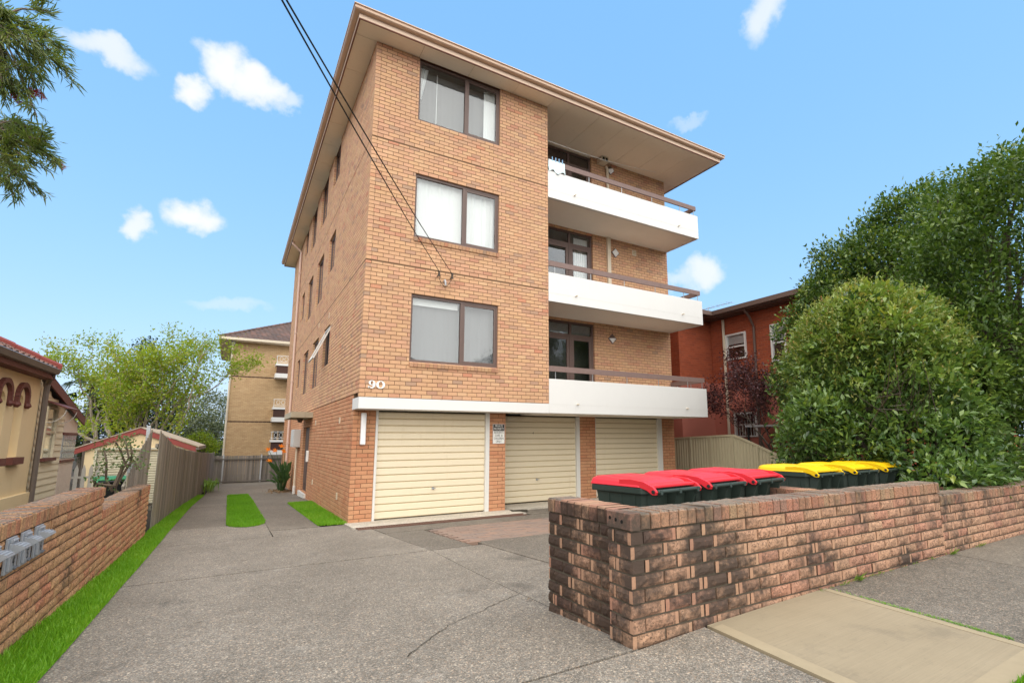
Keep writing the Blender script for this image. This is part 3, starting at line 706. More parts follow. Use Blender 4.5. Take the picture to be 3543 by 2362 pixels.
wl.lay('F', DG, range(-1, 27), lambda r: (.014 if r % 2 else .116, .47), [], mat='brick_tan_low')
wl.lay('F', DG, range(-2, 27), lambda r: (3.08+(0 if r % 2 else .102), 3.50), [], mat='brick_tan_low')
wl.lay('L', 3.08, range(-2, 27), lambda r: (DG+(.102 if r % 2 else 0), DG+.30), [], mat='brick_tan_low')
wl.lay('F', DEP, range(-1, 27), lambda r: (6.26+(0 if r % 2 else .102), 6.81), [], mat='brick_tan_low')
wl.lay('L', 6.26, range(-1, 27), lambda r: (DEP+(.102 if r % 2 else 0), DEP+.25), [], mat='brick_tan_low')
wl.lay('F', DEP, range(-1, 27), lambda r: (9.39+(0 if r % 2 else .102), WR), [], mat='brick_tan_low')
wl.lay('L', 9.39, range(-1, 27), lambda r: (DEP+(.102 if r % 2 else 0), DEP+.25), [], mat='brick_tan_low')
# sloping brick sills below the lower two front windows
for zt in (38*C, 70*C):
    mb_n = 24
    for k in range(mb_n):
        u0 = .97+k*2.05/mb_n; me = MB()
        me.obox((u0+.0427, .022, zt-.052), (.039, 0, 0), (0, .062, .020), (0, -.012, .040), rng.random())
        me.build('sill_brick', 'brick_tan', apt)
wl.finish(apt)
mo = MB()
backing(mo, 'F', 0, .08, W1-.004, 29*C, ZT-.002, fw)
backing(mo, 'L', 0, .007, LEN, 30*C, ZT-.002, sw)
backing(mo, 'L', .014, DG+.008, LEN, -.5, 30*C, sdoor)
backing(mo, 'F', DEP, W1, WR-.006, 29*C, ZT-.002, rops)
mo.box(.03, .465, DG+.007, DG+.22, -.3, 26.6*C); mo.box(3.087, 3.495, DG+.007, DEP+.2, -.3, 26.6*C)
mo.box(6.267, 6.805, DEP+.007, DEP+.3, -.3, 26.6*C); mo.box(9.397, WR-.006, DEP+.007, DEP+.3, -.3, 26.6*C)
mo.build('mortar', 'mortar', apt, kind='stuff')
# masonry not in view: right side, back, inner body that keeps daylight out
inn = MB()
inn.box(W1-.1, W1-.004, .1, DEP+.1, 29*C, ZT-.01)
inn.box(WR-.1, WR-.004, DEP+.1, LEN, -.4, ZT-.004); inn.box(.1, WR-.1, LEN-.1, LEN, -.4, ZT-.004)
inn.build('side_wall', 'brick_tan_low', apt)
rm = MB()
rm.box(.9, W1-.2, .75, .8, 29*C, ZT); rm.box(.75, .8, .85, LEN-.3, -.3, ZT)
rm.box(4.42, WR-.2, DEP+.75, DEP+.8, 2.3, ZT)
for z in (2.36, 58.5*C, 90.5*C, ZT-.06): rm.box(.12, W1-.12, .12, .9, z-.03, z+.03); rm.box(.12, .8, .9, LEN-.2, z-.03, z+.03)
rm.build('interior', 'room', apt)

# windows: frame, mullion, panes, what hangs behind them
def front_window(z0, z1, kind):
    x0, x1, y = .97, 3.02, .045; xm = 2.13
    f = MB()
    f.box(x0, x1, y, y+.07, z0, z0+.05); f.box(x0, x1, y, y+.07, z1-.055, z1); f.box(x0, x0+.045, y+.001, y+.069, z0+.05, z1-.055); f.box(x1-.045, x1, y+.001, y+.069, z0+.05, z1-.055)
    wn = f.build('window', 'frame_brown', apt)
    MB().box(xm-.03, xm+.03, y-.006, y+.066, z0+.05, z1-.055).build('mullion', 'frame_brown', wn)
    s = MB()
    a, b, c, d = xm+.035, x1-.05, z0+.055, z1-.06
    s.box(a, b, y+.002, y+.04, c, c+.04); s.box(a, b, y+.002, y+.04, d-.04, d); s.box(a, a+.04, y+.003, y+.039, c+.04, d-.04); s.box(b-.04, b, y+.003, y+.039, c+.04, d-.04)
    s.build('sash', 'frame_brown', wn)
    MB().box(x0+.045, xm-.03, y+.03, y+.035, z0+.05, z1-.055).build('pane', 'glass', wn)
    MB().box(a+.04, b-.04, y+.02, y+.025, c+.04, d-.04).build('pane', 'glass', wn)
    def curtain(xa, xb, yy, mat, gather, za=z0, zb=z1, nm='curtain'):
        m = MB(); n = max(6, int((xb-xa)/.02)); vs = []
        for k in range(n+1):
            x = xa+(xb-xa)*k/n; o = gather*(math.sin(x*38)+.6*math.sin(x*61+1.3))
            vs += [(x, yy+o, za+.01), (x, yy+o*.6, zb-.02)]
        m.add(vs, [(2*k, 2*k+2, 2*k+3, 2*k+1) for k in range(n)]); m.build(nm, mat, wn, smooth=True)
    if kind == 'white':
        curtain(x0, xm+.12, .19, 'curtain_white', .008); curtain(xm+.10, x1, .205, 'curtain_white', .012)
    elif kind == 'dark':
        m = MB(); n = 10
        for k in range(n):                              # a curtain tied back at the left
            xa = x0+.02+.22*k/n; t0 = .16*math.sin(k*1.9)*.1
            m.add([(x0+.02+.10*k/n, .2+t0, z0+.65), (x0+.02+.10*(k+1)/n, .2-t0, z0+.65), (x0+.02+.25*(k+1)/n, .2-t0, z1-.05), (x0+.02+.25*k/n, .2+t0, z1-.05)], [(0, 1, 2, 3)])
        m.build('curtain', 'curtain_white', wn)
        curtain(2.66, 2.96, .2, 'curtain_white', .012)
        curtain(x0, x1, .30, 'blind_dim', .001, nm='blind')
        MB().box(1.42, 1.43, .12, .13, z0+.02, z1-.15).build('cord', 'curtain_white', wn)
    else:
        curtain(x0, x1, .24, 'blind_mid', .002, nm='blind')
        m = MB(); m.box(x0+.02, xm-.05, .17, .178, z1-.20, z1-.06); m.build('blind_roll', 'curtain_white', wn)
    return wn
front_window(38*C, 55*C, 'grey'); front_window(70*C, 87*C, 'white'); front_window(102*C, 119.6*C, 'dark')
def side_window(y0, y1, z0, z1, open_=False, bright=False):
    x = .062; ym = y0+(y1-y0)*.5
    f = MB(); f.box(x, x+.05, y0, y1, z0, z0+.05); f.box(x, x+.05, y0, y1, z1-.05, z1); f.box(x+.001, x+.049, y0, y0+.05, z0+.05, z1-.05); f.box(x+.001, x+.049, y1-.05, y1, z0+.05, z1-.05)
    wn = f.build('window', 'frame_brown', apt)
    MB().box(x+.002, x+.046, ym-.025, ym+.025, z0+.05, z1-.05).build('mullion', 'frame_brown', wn)
    if open_:
        L = z1-z0-.08; dx, dz = -math.sin(R(24))*L, -math.cos(R(24))*L
        top = np.array([x-.01, (y0+y1)/2, z1-.04]); c = top+np.array([dx, 0, dz])/2
        e1 = np.array([dx, 0, dz])/2; nn = np.array([e1[2], 0, -e1[0]]); nn /= np.linalg.norm(nn); h = (y1-y0)/2-.03
        s = MB()
        s.obox(c+e1*.93, (0, h, 0), e1*.07, nn*.018); s.obox(c-e1*.93, (0, h, 0), e1*.07, nn*.018)
        s.obox(c+np.array([0, h-.03, 0]), (0, .03, 0), e1*.86, nn*.017); s.obox(c-np.array([0, h-.03, 0]), (0, .03, 0), e1*.86, nn*.017)
        s.build('open_sash', 'white_trim', wn)
        MB().obox(c, (0, h-.06, 0), e1*.86, nn*.003).build('pane', 'glass', wn)
    else:
        MB().box(x+.02, x+.025, y0+.05, ym-.025, z0+.05, z1-.05).build('pane', 'glass', wn)
        MB().box(x+.021, x+.026, ym+.025, y1-.05, z0+.05, z1-.05).build('pane', 'glass', wn)
    MB().box(x+.14, x+.145, y0, y1, z0, z1).build('blind', 'blind_grey' if bright else 'blind_dim', wn)
for i, (a, b, c, d) in enumerate(sw): side_window(a, b, c, d, open_=(i == 0), bright=(i in (4, 8)))
# sill rows of paler bricks under side windows are part of the brickwork; side entrance door
dr = MB(); dr.box(.10, .16, 7.38, 8.98, -.0, 24*C); ed = dr.build('entrance_door', 'door_brown', apt)
MB().box(.085, .10, 7.46, 8.10, .25, 24*C-.1).build('door_leaf', 'frame_brown', ed); MB().box(.085, .10, 8.16, 8.9, .25, 24*C-.1).build('door_leaf', 'frame_brown', ed)
MB().box(-.05, .12, 7.36, 9.0, -.22, -.02).build('door_step', 'white_trim', apt)
cn = MB().box(-.60, .012, 6.72, 9.05, 2.33, 2.50).build('door_canopy', 'canopy_concrete', apt)
MB().tube([(-.25, 7.7, 2.335), (-.25, 7.7, 2.29), (-.25, 7.7, 2.20)], [.09, .09, .05], 12).build('canopy_lamp', 'frame_brown', cn)

# garage doors of pressed ribs, jambs
def garage_door(x0, x1, y, z0, z1, hx, num=None):
    d = MB().box(x0, x1, y+.012, y+.04, z0, z1).build('garage_door', 'door_groove', apt)
    n = 15; h = (z1-z0)/n
    for k in range(n):
        a, b = z0+k*h+.007, z0+(k+1)*h-.007
        MB().add([(x0, y+.012, a), (x1, y+.012, a), (x1, y-.006, a+.012), (x0, y-.006, a+.012), (x1, y-.006, b-.012), (x0, y-.006, b-.012), (x1, y+.012, b), (x0, y+.012, b)],
                 [(0, 1, 2, 3), (3, 2, 4, 5), (5, 4, 6, 7)], rng.random()).build('panel', 'door_cream', d)
    hz = .60
    m = MB().disc((hx, y-.012, hz), .028, (0, 1, 0), 12, .02); m.tube([(hx, y-.02, hz), (hx, y-.05, hz)], .008, 8); m.bar((hx-.03, y-.055, hz-.008), (hx+.05, y-.055, hz+.012), .016)
    m.build('handle', 'steel_galv', d)
    if num: text_mb(num, .085, .001, lambda a, b, c: (num_x+a, y-.0085, 1.78+b)).build('number', 'sign_black', d)
    return d
num_x = 4.78
garage_door(.52, 2.98, DG+.06, .035, 2.24, 1.76)
garage_door(3.66, 6.14, DEP+.06, .035, 2.25, 4.89, '4')
garage_door(6.83, 9.22, DEP+.06, .035, 2.25, 7.98)
for (a, b, y) in ((.472, .52, DG-.012), (2.98, 3.076, DG-.012), (6.14, 6.254, DEP-.012), (9.22, 9.384, DEP-.012), (6.812, 6.83, DEP+.01), (3.52, 3.66, DEP-.012)):
    box('door_jamb', 'white_trim', apt, a, b, y, y+.10, -.03 if y < 1 else .02, 2.255)
MB().box(.5, 3.0, DG+.02, DG+.1, 2.24, 2.268).build('door_head_gap', 'dark_void', apt); MB().box(3.6, 9.3, DEP+.02, DEP+.1, 2.25, 2.272).build('door_head_gap', 'dark_void', apt)

# white slab band over the garages and the three balconies
MB().box(0, W1+.002, 0, .62, 2.262, 29*C-.004).build('slab_band', 'white_paint', apt, bevel=.006)
MB().box(W1+.002, WR, .62, DEP+.1, 2.275, 2.33).build('slab_soffit', 'soffit_white', apt)
for i, (zb, zt, h) in enumerate(((2.265, 3.10, 0), (5.045, 5.79, 0), (7.795, 8.54, 0))):
    fl = zb+.14
    b = MB().box(W1+.003, WR, -.004, .10, zb, zt).build('balcony_parapet', 'white_paint', apt, bevel=.005)
    MB().box(WR-.10, WR, .10, DEP-.002, zb, zt).build('side_parapet', 'white_paint', b)
    MB().box(W1+.003, WR-.10, .10, DEP+.05, zb+.004, fl).build('floor_slab', 'soffit_white', b)
    MB().box(W1+.01, WR-.005, -.0065, -.004, zb+.215, zb+.219).build('joint_line', 'white_trim', b)
    for x in (5.22, 9.05):
        MB().tube([(x, .02, zb+.235), (x, -.085, zb+.228)], .017, 10).build('drain_spout', 'cream_pipe', b)
    rz = zt+.19
    r = MB(); r.box(W1+.003, WR-.03, .03, .075, rz, rz+.135); r.box(WR-.075, WR-.03, .075, DEP-.002, rz, rz+.135)
    rail = r.build('balcony_rail', 'rail_brown', apt)
    for x in (4.62, 5.75, 6.9, 8.05, 9.2, WR-.12):
        MB().box(x-.007, x+.007, .045, .06, zt-.05, rz+.005).build('rail_post', 'steel_galv', rail)
    for y in (.55, 1.1):
        MB().box(WR-.06, WR-.045, y-.007, y+.007, zt-.05, rz+.005).build('rail_post', 'steel_galv', rail)
    # glazed balcony doors with fanlights
    x0, x1, y = 4.40, 6.84, DEP+.06; zh = (58, 90, 119.6)[i]*C; ztr = zh-.40
    f = MB(); f.box(x0, x1, y, y+.07, zh-.06, zh); f.box(x1-.06, x1, y+.001, y+.069, fl, zh-.06)
    f.box(x0, x1-.06, y+.002, y+.068, ztr-.035, ztr+.035); f.box(5.99, 6.06, y-.001, y+.071, fl, zh-.06); f.box(5.14, 5.21, y-.001, y+.071, fl, zh-.06); f.box(x0, x0+.05, y+.001, y+.069, fl, zh-.06)
    dd = f.build('balcony_door', 'frame_brown', apt)
    for (a, c) in ((5.21, 5.99), (6.06, 6.78), (4.45, 5.14)):
        s = MB(); s.box(a, a+.09, y+.01, y+.05, fl+.02, ztr-.035); s.box(c-.09, c, y+.01, y+.05, fl+.02, ztr-.035); s.box(a+.09, c-.09, y+.011, y+.049, fl+.02, fl+.42); s.box(a+.09, c-.09, y+.011, y+.049, ztr-.13, ztr-.035)
        s.build('door_leaf', 'frame_brown', dd)
        MB().box(a+.09, c-.09, y+.03, y+.035, fl+.42, ztr-.13).build('pane', 'glass', dd)
        MB().box(a+.0, c-.0, y+.03, y+.035, ztr+.035, zh-.06).build('pane', 'glass', dd)
    if i == 1:
        m = MB(); vs = []
        for k in range(22): 
            x = 6.28+.5*k/21; vs += [(x, y+.16+.015*math.sin(k*2.1), fl), (x, y+.16+.012*math.sin(k*2.1), zh-.1)]
        m.add(vs, [(2*k, 2*k+2, 2*k+3, 2*k+1) for k in range(21)]); m.build('curtain', 'curtain_white', dd)
    if i == 0:
        m = MB()
        for k in range(9): m.box(5.22, 6.76, y+.10, y+.13, ztr+.05+k*.034, ztr+.05+k*.034+.012)
        m.build('venetian_blind', 'blind_grey', dd)
        MB().disc((5.93, y-.01, fl+.85), .028, (0, 1, 0), 12, .04).build('handle', 'frame_brown', dd)

# eaves: soffit sheets, fascia, gutter, roof
OV = .46
EX0, EX1, EY0, EY1 = -OV, WR+.62, -OV, LEN+.5
sf = []
x = EX0
xs = [-OV, .95, 2.15, 3.35, 4.40]
for a, b in zip(xs, xs[1:]): sf.append((a+.004, b-.004, EY0, .02))
xs = [4.40, 4.95, 5.85, 6.75, 7.65, 8.55, 9.45, EX1]
for a, b in zip(xs, xs[1:]): sf.append((a+.004, b-.004, EY0, DEP+.1))
y = .028
while y < EY1-.1:
    sf.append((EX0, .03, y, min(y+1.19, EY1))); y += 1.2
sf.append((WR-.1, EX1, DEP+.108, EY1)); sf.append((.04, WR-.1, LEN-.05, EY1))
for (a, b, c, d) in sf: box('soffit_sheet', 'soffit', apt, a, b, c, d, ZT, ZT+.012)
MB().box(EX0+.01, EX1-.01, EY0+.01, EY1-.01, ZT+.014, ZT+.05).build('eave_lining', 'gutter_line', apt)
def ring(prof, name, mat, parent=apt):     # profile (offset outwards, z) swept round the eaves with mitred corners
    mb = MB(); n = len(prof); cs = [(EX0, EY0, -1, -1), (EX1, EY0, 1, -1), (EX1, EY1, 1, 1), (EX0, EY1, -1, 1)]
    vs = [(cx+sx*o, cy+sy*o, z) for (cx, cy, sx, sy) in cs for (o, z) in prof]
    fs = [(k*n+i, k*n+(i+1) % n, ((k+1) % 4)*n+(i+1) % n, ((k+1) % 4)*n+i) for k in range(4) for i in range(n)]
    mb.add(vs, fs); return mb.build(name, mat, parent)
ring([(-.02, ZT-.022), (.006, ZT-.022), (.006, ZT-.004), (-.02, ZT-.004)], 'fascia_edge', 'gutter_line')
ring([(-.004, ZT-.004), (.012, ZT-.004), (.012, ZT+.17), (-.004, ZT+.17)], 'fascia', 'fascia')
g = ring([(.014, ZT+.10), (.095, ZT+.10), (.118, ZT+.118), (.122, ZT+.15), (.108, ZT+.165), (.108, ZT+.185), (.128, ZT+.19), (.130, ZT+.205), (.014, ZT+.205)], 'gutter', 'gutter')
ring([(.129, ZT+.190), (.137, ZT+.194), (.137, ZT+.208), (.129, ZT+.208)], 'gutter_bead', 'fascia', g)
rf = MB(); a, b, c, d = EX0-.05, EX1+.05, EY0-.05, EY1+.05; mx = (a+b)/2
rf.add([(a, c, ZT+.2), (b, c, ZT+.2), (b, d, ZT+.2), (a, d, ZT+.2), (mx, c+5, ZT+1.05), (mx, d-5, ZT+1.05)], [(0, 1, 4), (1, 2, 5, 4), (2, 3, 5), (3, 0, 4, 5), (0, 3, 2, 1)])
rf.build('roof', 'tile_dark', apt)
# pipes on the side wall and in the balconies
m = MB(); m.tube([(-.40, 13.7, ZT+.1), (-.40, 13.7, ZT-.12), (-.30, 13.7, ZT-.2), (-.055, 13.7, ZT-.42), (-.055, 13.7, ZT-.6), (-.055, 13.7, -.3)], .05, 10)
dp = m.build('downpipe', 'pink_pipe', apt)
for z in (8.9, 6.2, 4.1, 1.5): MB().box(-.11, .0, 13.64, 13.76, z, z+.05).build('pipe_bracket', 'pink_pipe', dp)
MB().box(7.36, 7.48, DEP-.07, DEP, 5.19, 90*C+.06).build('pipe_duct', 'cream_pipe', apt)
m = MB(); m.tube([(7.42, DEP-.06, 7.9), (7.42, DEP-.06, 10.05), (7.36, DEP-.06, 10.12)], .045, 10); m.build('pipe', 'cream_pipe', apt)
MB().tube([(-.06, 10.0, 1.42), (-.06, 10.0, -.3)], .035, 8).build('conduit', 'cream_pipe', apt)
MB().tube([(-.06, 10.0, .05), (-.06, 10.0, -.32)], .05, 10).build('conduit_foot', 'white_trim', apt)
def vent(y, z): 
    v = MB().box(-.006, .02, y-.04, y+.04, z-.07, z+.07).build('air_vent', 'cream_pipe', apt); m = MB()
    for k in range(3): m.box(-.009, -.004, y-.022, y+.022, z-.05+k*.04, z-.03+k*.04)
    m.build('slot', 'door_groove', v)
for (y, z) in ((2.02, 2.09), (6.01, 2.15), (1.87, .42), (5.94, .45), (4.6, 5.1), (6.6, 5.2)): vent(y, z)
v = MB().box(8.40, 8.56, DEP-.012, DEP+.02, 7.42, 7.60).build('air_vent', 'cream_pipe', apt); m = MB()
for k in range(3): m.box(8.42, 8.54, DEP-.016, DEP-.01, 7.45+k*.05, 7.475+k*.05)
m.build('slot', 'door_groove', v)
# house number 90 in fat white numerals
def ell(cx, cz, rx, rz, n=28): return [(cx+rx*math.cos(2*math.pi*k/n), cz+rz*math.sin(2*math.pi*k/n)) for k in range(n)]
def ringface(mb, o, i, y0, y1):
    n = len(o); vs = [(p[0], y0, p[1]) for p in o]+[(p[0], y0, p[1]) for p in i]+[(p[0], y1, p[1]) for p in o]+[(p[0], y1, p[1]) for p in i]
    fs = [(k, (k+1) % n, n+(k+1) % n, n+k) for k in range(n)]+[(k, 2*n+k, 2*n+(k+1) % n, (k+1) % n) for k in range(n)]+[(n+k, n+(k+1) % n, 3*n+(k+1) % n, 3*n+k) for k in range(n)]
    mb.add(vs, fs)
nb = MB(); y0, y1 = -.022, -.004
ringface(nb, ell(.405, 2.745, .087, .079), ell(.405, 2.745, .040, .066), y0, y1)
nb.build('house_number', 'number_white', apt)
nb = MB(); ringface(nb, ell(.235, 2.777, .064, .050), ell(.235, 2.777, .027, .038), y0, y1)
ot = []; inn_ = []
for k in range(11):
    t = k/10; ang = R(20)-t*R(165); ot.append((.228+.076*math.cos(ang), 2.75+.084*math.sin(ang)))
    wd = .040*(1-t)**.8+.014; inn_.append((.228+(.076-wd)*math.cos(ang), 2.75+(.084-wd*.75)*math.sin(ang)))
pl = ot+inn_[::-1]; vs = [(p[0], y0-.0005, p[1]) for p in pl]+[(p[0], y1, p[1]) for p in pl]; n = len(pl)
nb.add(vs, [(k, k+1, n-2-k, n-1-k) for k in range(10)]+[(k, (k+1) % n, n+(k+1) % n, n+k) for k in range(n)])
nb.disc((.178, -.0135, 2.694), .021, (0, 1, 0), 14, .018)
nb.build('house_number', 'number_white', apt)

# ------------------------------------------------------------------ low front wall with its pier and bin bay
LW = thing('low_brick_wall', (2, -7.8, .4), 'low rough faced brick wall with soot stains around the bins on the street front', 'wall')
lw = Wall(); FY, FB = -7.95, -7.72; PX, RX = .082, .14
Z0 = .395-.086*3
def rows_from(z): return 0
lw.lay('F', FY, range(3, 11), lambda r: (PX+(0 if r % 2 else .11), .826-.00675 if r % 2 else .944-.00675), [], mod=.236, mat='brick_rough_stained', z0=Z0, kind='rough', proud=.003)
lw.lay('F', FY, range(3, 11), lambda r: (.826+.00675 if r % 2 else .944+.00675, 4.25), [], mod=.236, mat='brick_rough', z0=Z0, kind='rough', proud=.004)
lw.lay('L', PX, range(3, 11), lambda r: (FY+(.11 if r % 2 else 0), FB), [], mod=.236, mat='brick_rough_stained', z0=Z0, kind='rough', proud=.004)
lw.lay('L', RX, range(2, 11), lambda r: (FB+.004, -6.88), [], mod=.236, mat='brick_sooty', z0=Z0, kind='rough', proud=.004)
lw.lay('F', FY+.004, range(3, 9), (4.26, 11.5), [], mod=.236, mat='brick_rough', z0=Z0+.04, kind='rough', proud=.004)
lw.lay('R', 4.25, range(9, 11), (FY+.002, FB), [], mod=.236, mat='brick_rough', z0=Z0, kind='rough', proud=.004)
zc = Z0+11*C
def coping_x(x0, x1, z0, yf, mat='brick_coping', h=.108, dp=.236):
    n = int((x1-x0)/.0825); p = (x1-x0)/n
    for k in range(n): lw.put('F', yf-.006+rng.uniform(-.004, .004), x0+k*p+.0035, x0+(k+1)*p-.0035, z0+.006, z0+h+rng.uniform(-.003, .003), dp, mat, 'cope')
coping_x(PX+.085, 4.25, zc, FY); coping_x(4.262, 11.5, Z0+.04+9*C, FY+.004)
lw.put('L', PX-.006, FY-.006, FB+.0, zc+.006, zc+.110, .083, 'brick_coping', 'box', 1)
n = 9
for k in range(n):
    p = (-6.88-(FB+.006))/n; lw.put('L', RX-.004+rng.uniform(-.003, .003), FB+.006+k*p+.004, FB+.006+(k+1)*p-.004, zc+.004, zc+.108, .23, 'brick_sooty' if k < 7 else 'brick_coping', 'cope')
lw.finish(LW)
mb = MB()
for k, y in enumerate((FB-.035, FB-.095, FB-.155)): mb.tube([(PX-.0075, y, zc+.066-.006*k), (PX+.012, y, zc+.066-.006*k)], .012, 10)
mb.build('core_hole', 'dark_void', LW, label='dark core holes in the end coping brick')
mb = MB(); mb.box(PX+.012, 4.24, FY+.014, FB-.012, .15, zc+.08); mb.build('mortar', 'mortar_low', LW)
MB().box(RX+.012, RX+.218, FB-.012, -6.885, .12, zc+.08).build('mortar', 'mortar_low', LW)
MB().box(4.25, 11.5, FY+.018, FB-.004, .15, Z0+.04+9*C+.07).build('mortar', 'mortar_low', LW)
# lichen-grey coping tops
for (x0, x1, z) in ((PX+.09, 4.25, zc+.1085), (4.265, 11.5, Z0+.04+9*C+.1085)):
    pass
# inner return walls of the bin bay
for (x0, x1, y0, y1, zt, nm) in ((2.40, 2.62, -7.715, -7.2, zc+.10, 'partition'), (5.55, 5.78, -7.715, -6.6, zc-.06, 'partition')):
    m = MB().box(x0, x1, y0, y1, .15, zt-.1); q = m.build(nm, 'brick_rough', LW)
    k = y0+.01
    while k < y1-.05:
        MB().box(x0-.008, x1+.008, k, k+.078, zt-.1, zt+rng.uniform(-.004, .004), rng.random()).build('coping_brick', 'brick_coping', q); k += .086
MB().box(5.0, 5.7, -6.6, -6.38, .15, zc-.02).build('partition', 'brick_rough', LW)
# whitewash smear on the street face and weeds at the foot of the wall
sm = MB(); c0 = at(1958, 1290, 1, FY-.012)
for k in range(520):
    t = rng.random(); x = c0[0]-.11+.24*t+rng.gauss(0, .012); z = c0[2]-.12+.26*max(.1, 1-abs(t-.55)*1.7)*rng.random()**1.2
    if z < gz(x, -8)+.01: continue
    r = .0015+rng.random()*.0045; y = FY-.0095
    a0 = rng.random()*3; sm.add([(x+r*math.cos(a0+q*1.05)*1.0, y-rng.random()*.002, z+r*math.sin(a0+q*1.05)*1.7) for q in range(6)], [(0, 1, 2, 3, 4, 5)])
pass
wd = MB()
for (x, s) in ((1.98, .5), (2.30, .8), (2.52, 1.3), (2.75, .7), (2.9, .6), (3.05, .5), (3.5, .6), (3.85, .7), (4.3, 1.2), (4.9, .7), (5.0, .9), (2.12, .4), (3.3, .4)):
    for k in range(int(26*s)):
        a = rng.random()*6.28; L = s*(.03+rng.random()*.04); bx, by = x+rng.gauss(0, .04*s), -7.975-abs(rng.gauss(0, .014)); z = gz(bx, by)+.002
        t = (bx+math.cos(a)*L, by-abs(math.sin(a))*L*.7, z+L*rng.uniform(.2, .9)); wv = .007*s
        wd.add([(bx, by, z), ((bx+t[0])/2+wv, (by+t[1])/2, (z+t[2])/2+.006), t, ((bx+t[0])/2-wv, (by+t[1])/2, (z+t[2])/2+.006)], [(0, 1, 2, 3)], .3+.6*rng.random())
tag(wd.build('weeds', 'leaf_clump'), 'tiny green weeds sprouting along the foot of the low wall', 'weeds', None, 'stuff')
ms = MB()
for k in range(900):
    t = rng.random()**.7; x = 2.073-.07*t+rng.gauss(0, .006); y = -8.05-1.1*t; z = gz(x, y)+.012; a = rng.random()*6.28; L = .010+.012*rng.random()
    if rng.random() > .25+.75*t: continue
    ms.add([(x-.004, y, z), (x+.004, y, z), (x+math.cos(a)*L, y+math.sin(a)*L, z+.008+.012*rng.random())], [(0, 1, 2)], rng.random()*.8)
tag(ms.build('moss', 'grass'), 'moss growing in the joint beside the beige slab', 'moss', None, 'stuff')

# ------------------------------------------------------------------ left wall with letterboxes
m_brick('brick_coping_o', LEFTB, soot=.5, bmp=.8, bscale=60.0, sootcol=(.05, .04, .03), lichen=(.16, .14, .12))
OW = thing('orange_brick_wall', (-3.36, -3, .1), 'stepped orange brick wall with letterboxes beside the grass strip', 'wall')
ow = Wall(); OX = -3.25; OZ = 1.15-.108-16*C
ow.lay('R', OX, range(2, 16), lambda r: (-8.1, -2.86), [], mod=.236, mat='brick_orange', z0=OZ, kind='rough', proud=.003)
ow.lay('R', OX, range(0, 13), lambda r: (-2.855, 1.13), [], mod=.236, mat='brick_orange', z0=OZ+.0, kind='rough', proud=.003)
zo, zl = OZ+16*C, OZ+13*C
y = -8.1
while y < -2.93:
    ow.put('R', OX+.006+rng.uniform(-.003, .003), y+.004, y+.079, zo+.005, zo+.108+rng.uniform(-.003, .003), .236, 'brick_coping_o', 'cope'); y += .083
y = -2.86
while y < 1.1:
    ow.put('R', OX+.006+rng.uniform(-.003, .003), y+.004, y+.079, zl+.005-.0, zl+.108, .236, 'brick_coping_o', 'cope'); y += .083
ow.finish(OW)
MB().box(OX-.222, OX-.014, -8.09, -2.87, -.1, zo+.075).build('mortar', 'mortar_low', OW)
MB().box(OX-.222, OX-.014, -2.87, 1.12, -.3, zl+.075).build('mortar', 'mortar_low', OW)
def letterbox(yc, num, label):
    t = thing('letterbox', (OX, yc, .83), label, 'letterbox', 'metal letterboxes on the brick wall')
    z0, z1, h = .825, 1.045, .078; x = OX+.004
    MB().box(x, x+.016, yc-h, yc+h, z0, z1).build('back_plate', 'letterbox_grey', t, bevel=.003)
    MB().box(x+.016, x+.03, yc-h*.84, yc+h*.84, z0+.018, z1-.03).build('door', 'letterbox_grey', t, bevel=.003)
    m = MB(); pr = [(x+.01, z1-.010), (x+.026, z1-.008), (x+.034, z1-.016), (x+.03, z1-.026), (x+.01, z1-.026)]
    m.add([(p[0], yc+s*h*.62, p[1]) for s in (-1, 1) for p in pr], [(0, 1, 2, 3, 4), (9, 8, 7, 6, 5)]+[(i, 5+i, 5+(i+1) % 5, (i+1) % 5) for i in range(5)]); m.build('hinge_roll', 'letterbox_grey', t)
    m = MB(); n = 8; vs = []
    for k in range(n+1):                                     # curved hood over the slot, its cheeks closed
        a = R(80)*k/n; vs += [(x+.028+.066*math.sin(a), yc-h*.8, z1-.040-.034*(1-math.cos(a))), (x+.028+.066*math.sin(a), yc+h*.8, z1-.040-.034*(1-math.cos(a)))]
    nb = len(vs); vs += [(x+.028, yc-h*.8, z1-.115), (x+.028, yc+h*.8, z1-.115)]
    fs = [(2*k, 2*k+2, 2*k+3, 2*k+1) for k in range(n)]+[tuple([nb]+[2*k for k in range(n+1)]), tuple([nb+1]+[2*k+1 for k in range(n, -1, -1)])]
    m.add(vs, fs); m.build('hood', 'letterbox_grey', t)
    m = MB()
    for k in (2, 4, 6): 
        a = R(80)*k/n; m.box(x+.028+.066*math.sin(a)-.003, x+.028+.066*math.sin(a)+.003, yc-h*.8, yc+h*.8, z1-.039-.034*(1-math.cos(a)), z1-.036-.034*(1-math.cos(a)))
    m.build('hood_rib', 'letterbox_grey', t)
    text_mb(num, .085, .002, lambda a, b, c: (x+.0315, yc+a, .868+b)).build('number', 'letterbox_dark', t)
    m = MB(); m.disc((x+.034, yc+.02, .852), .012, (1, 0, 0), 10, .012); m.bar((x+.042, yc, .85), (x+.042, yc+.05, .858), .007); m.build('lock', 'letterbox_dark', t)
for yc, n, tx in ((-6.08, '3', 'grey metal letterbox embossed three, beside the box marked four'), (-5.775, '4', 'grey metal letterbox embossed four, between the boxes marked three and five'), (-5.505, '5', 'grey metal letterbox embossed five, between the boxes marked four and six'), (-5.215, '6', 'grey metal letterbox embossed six, end of the row toward the paling fence')):
    letterbox(yc, n, tx)

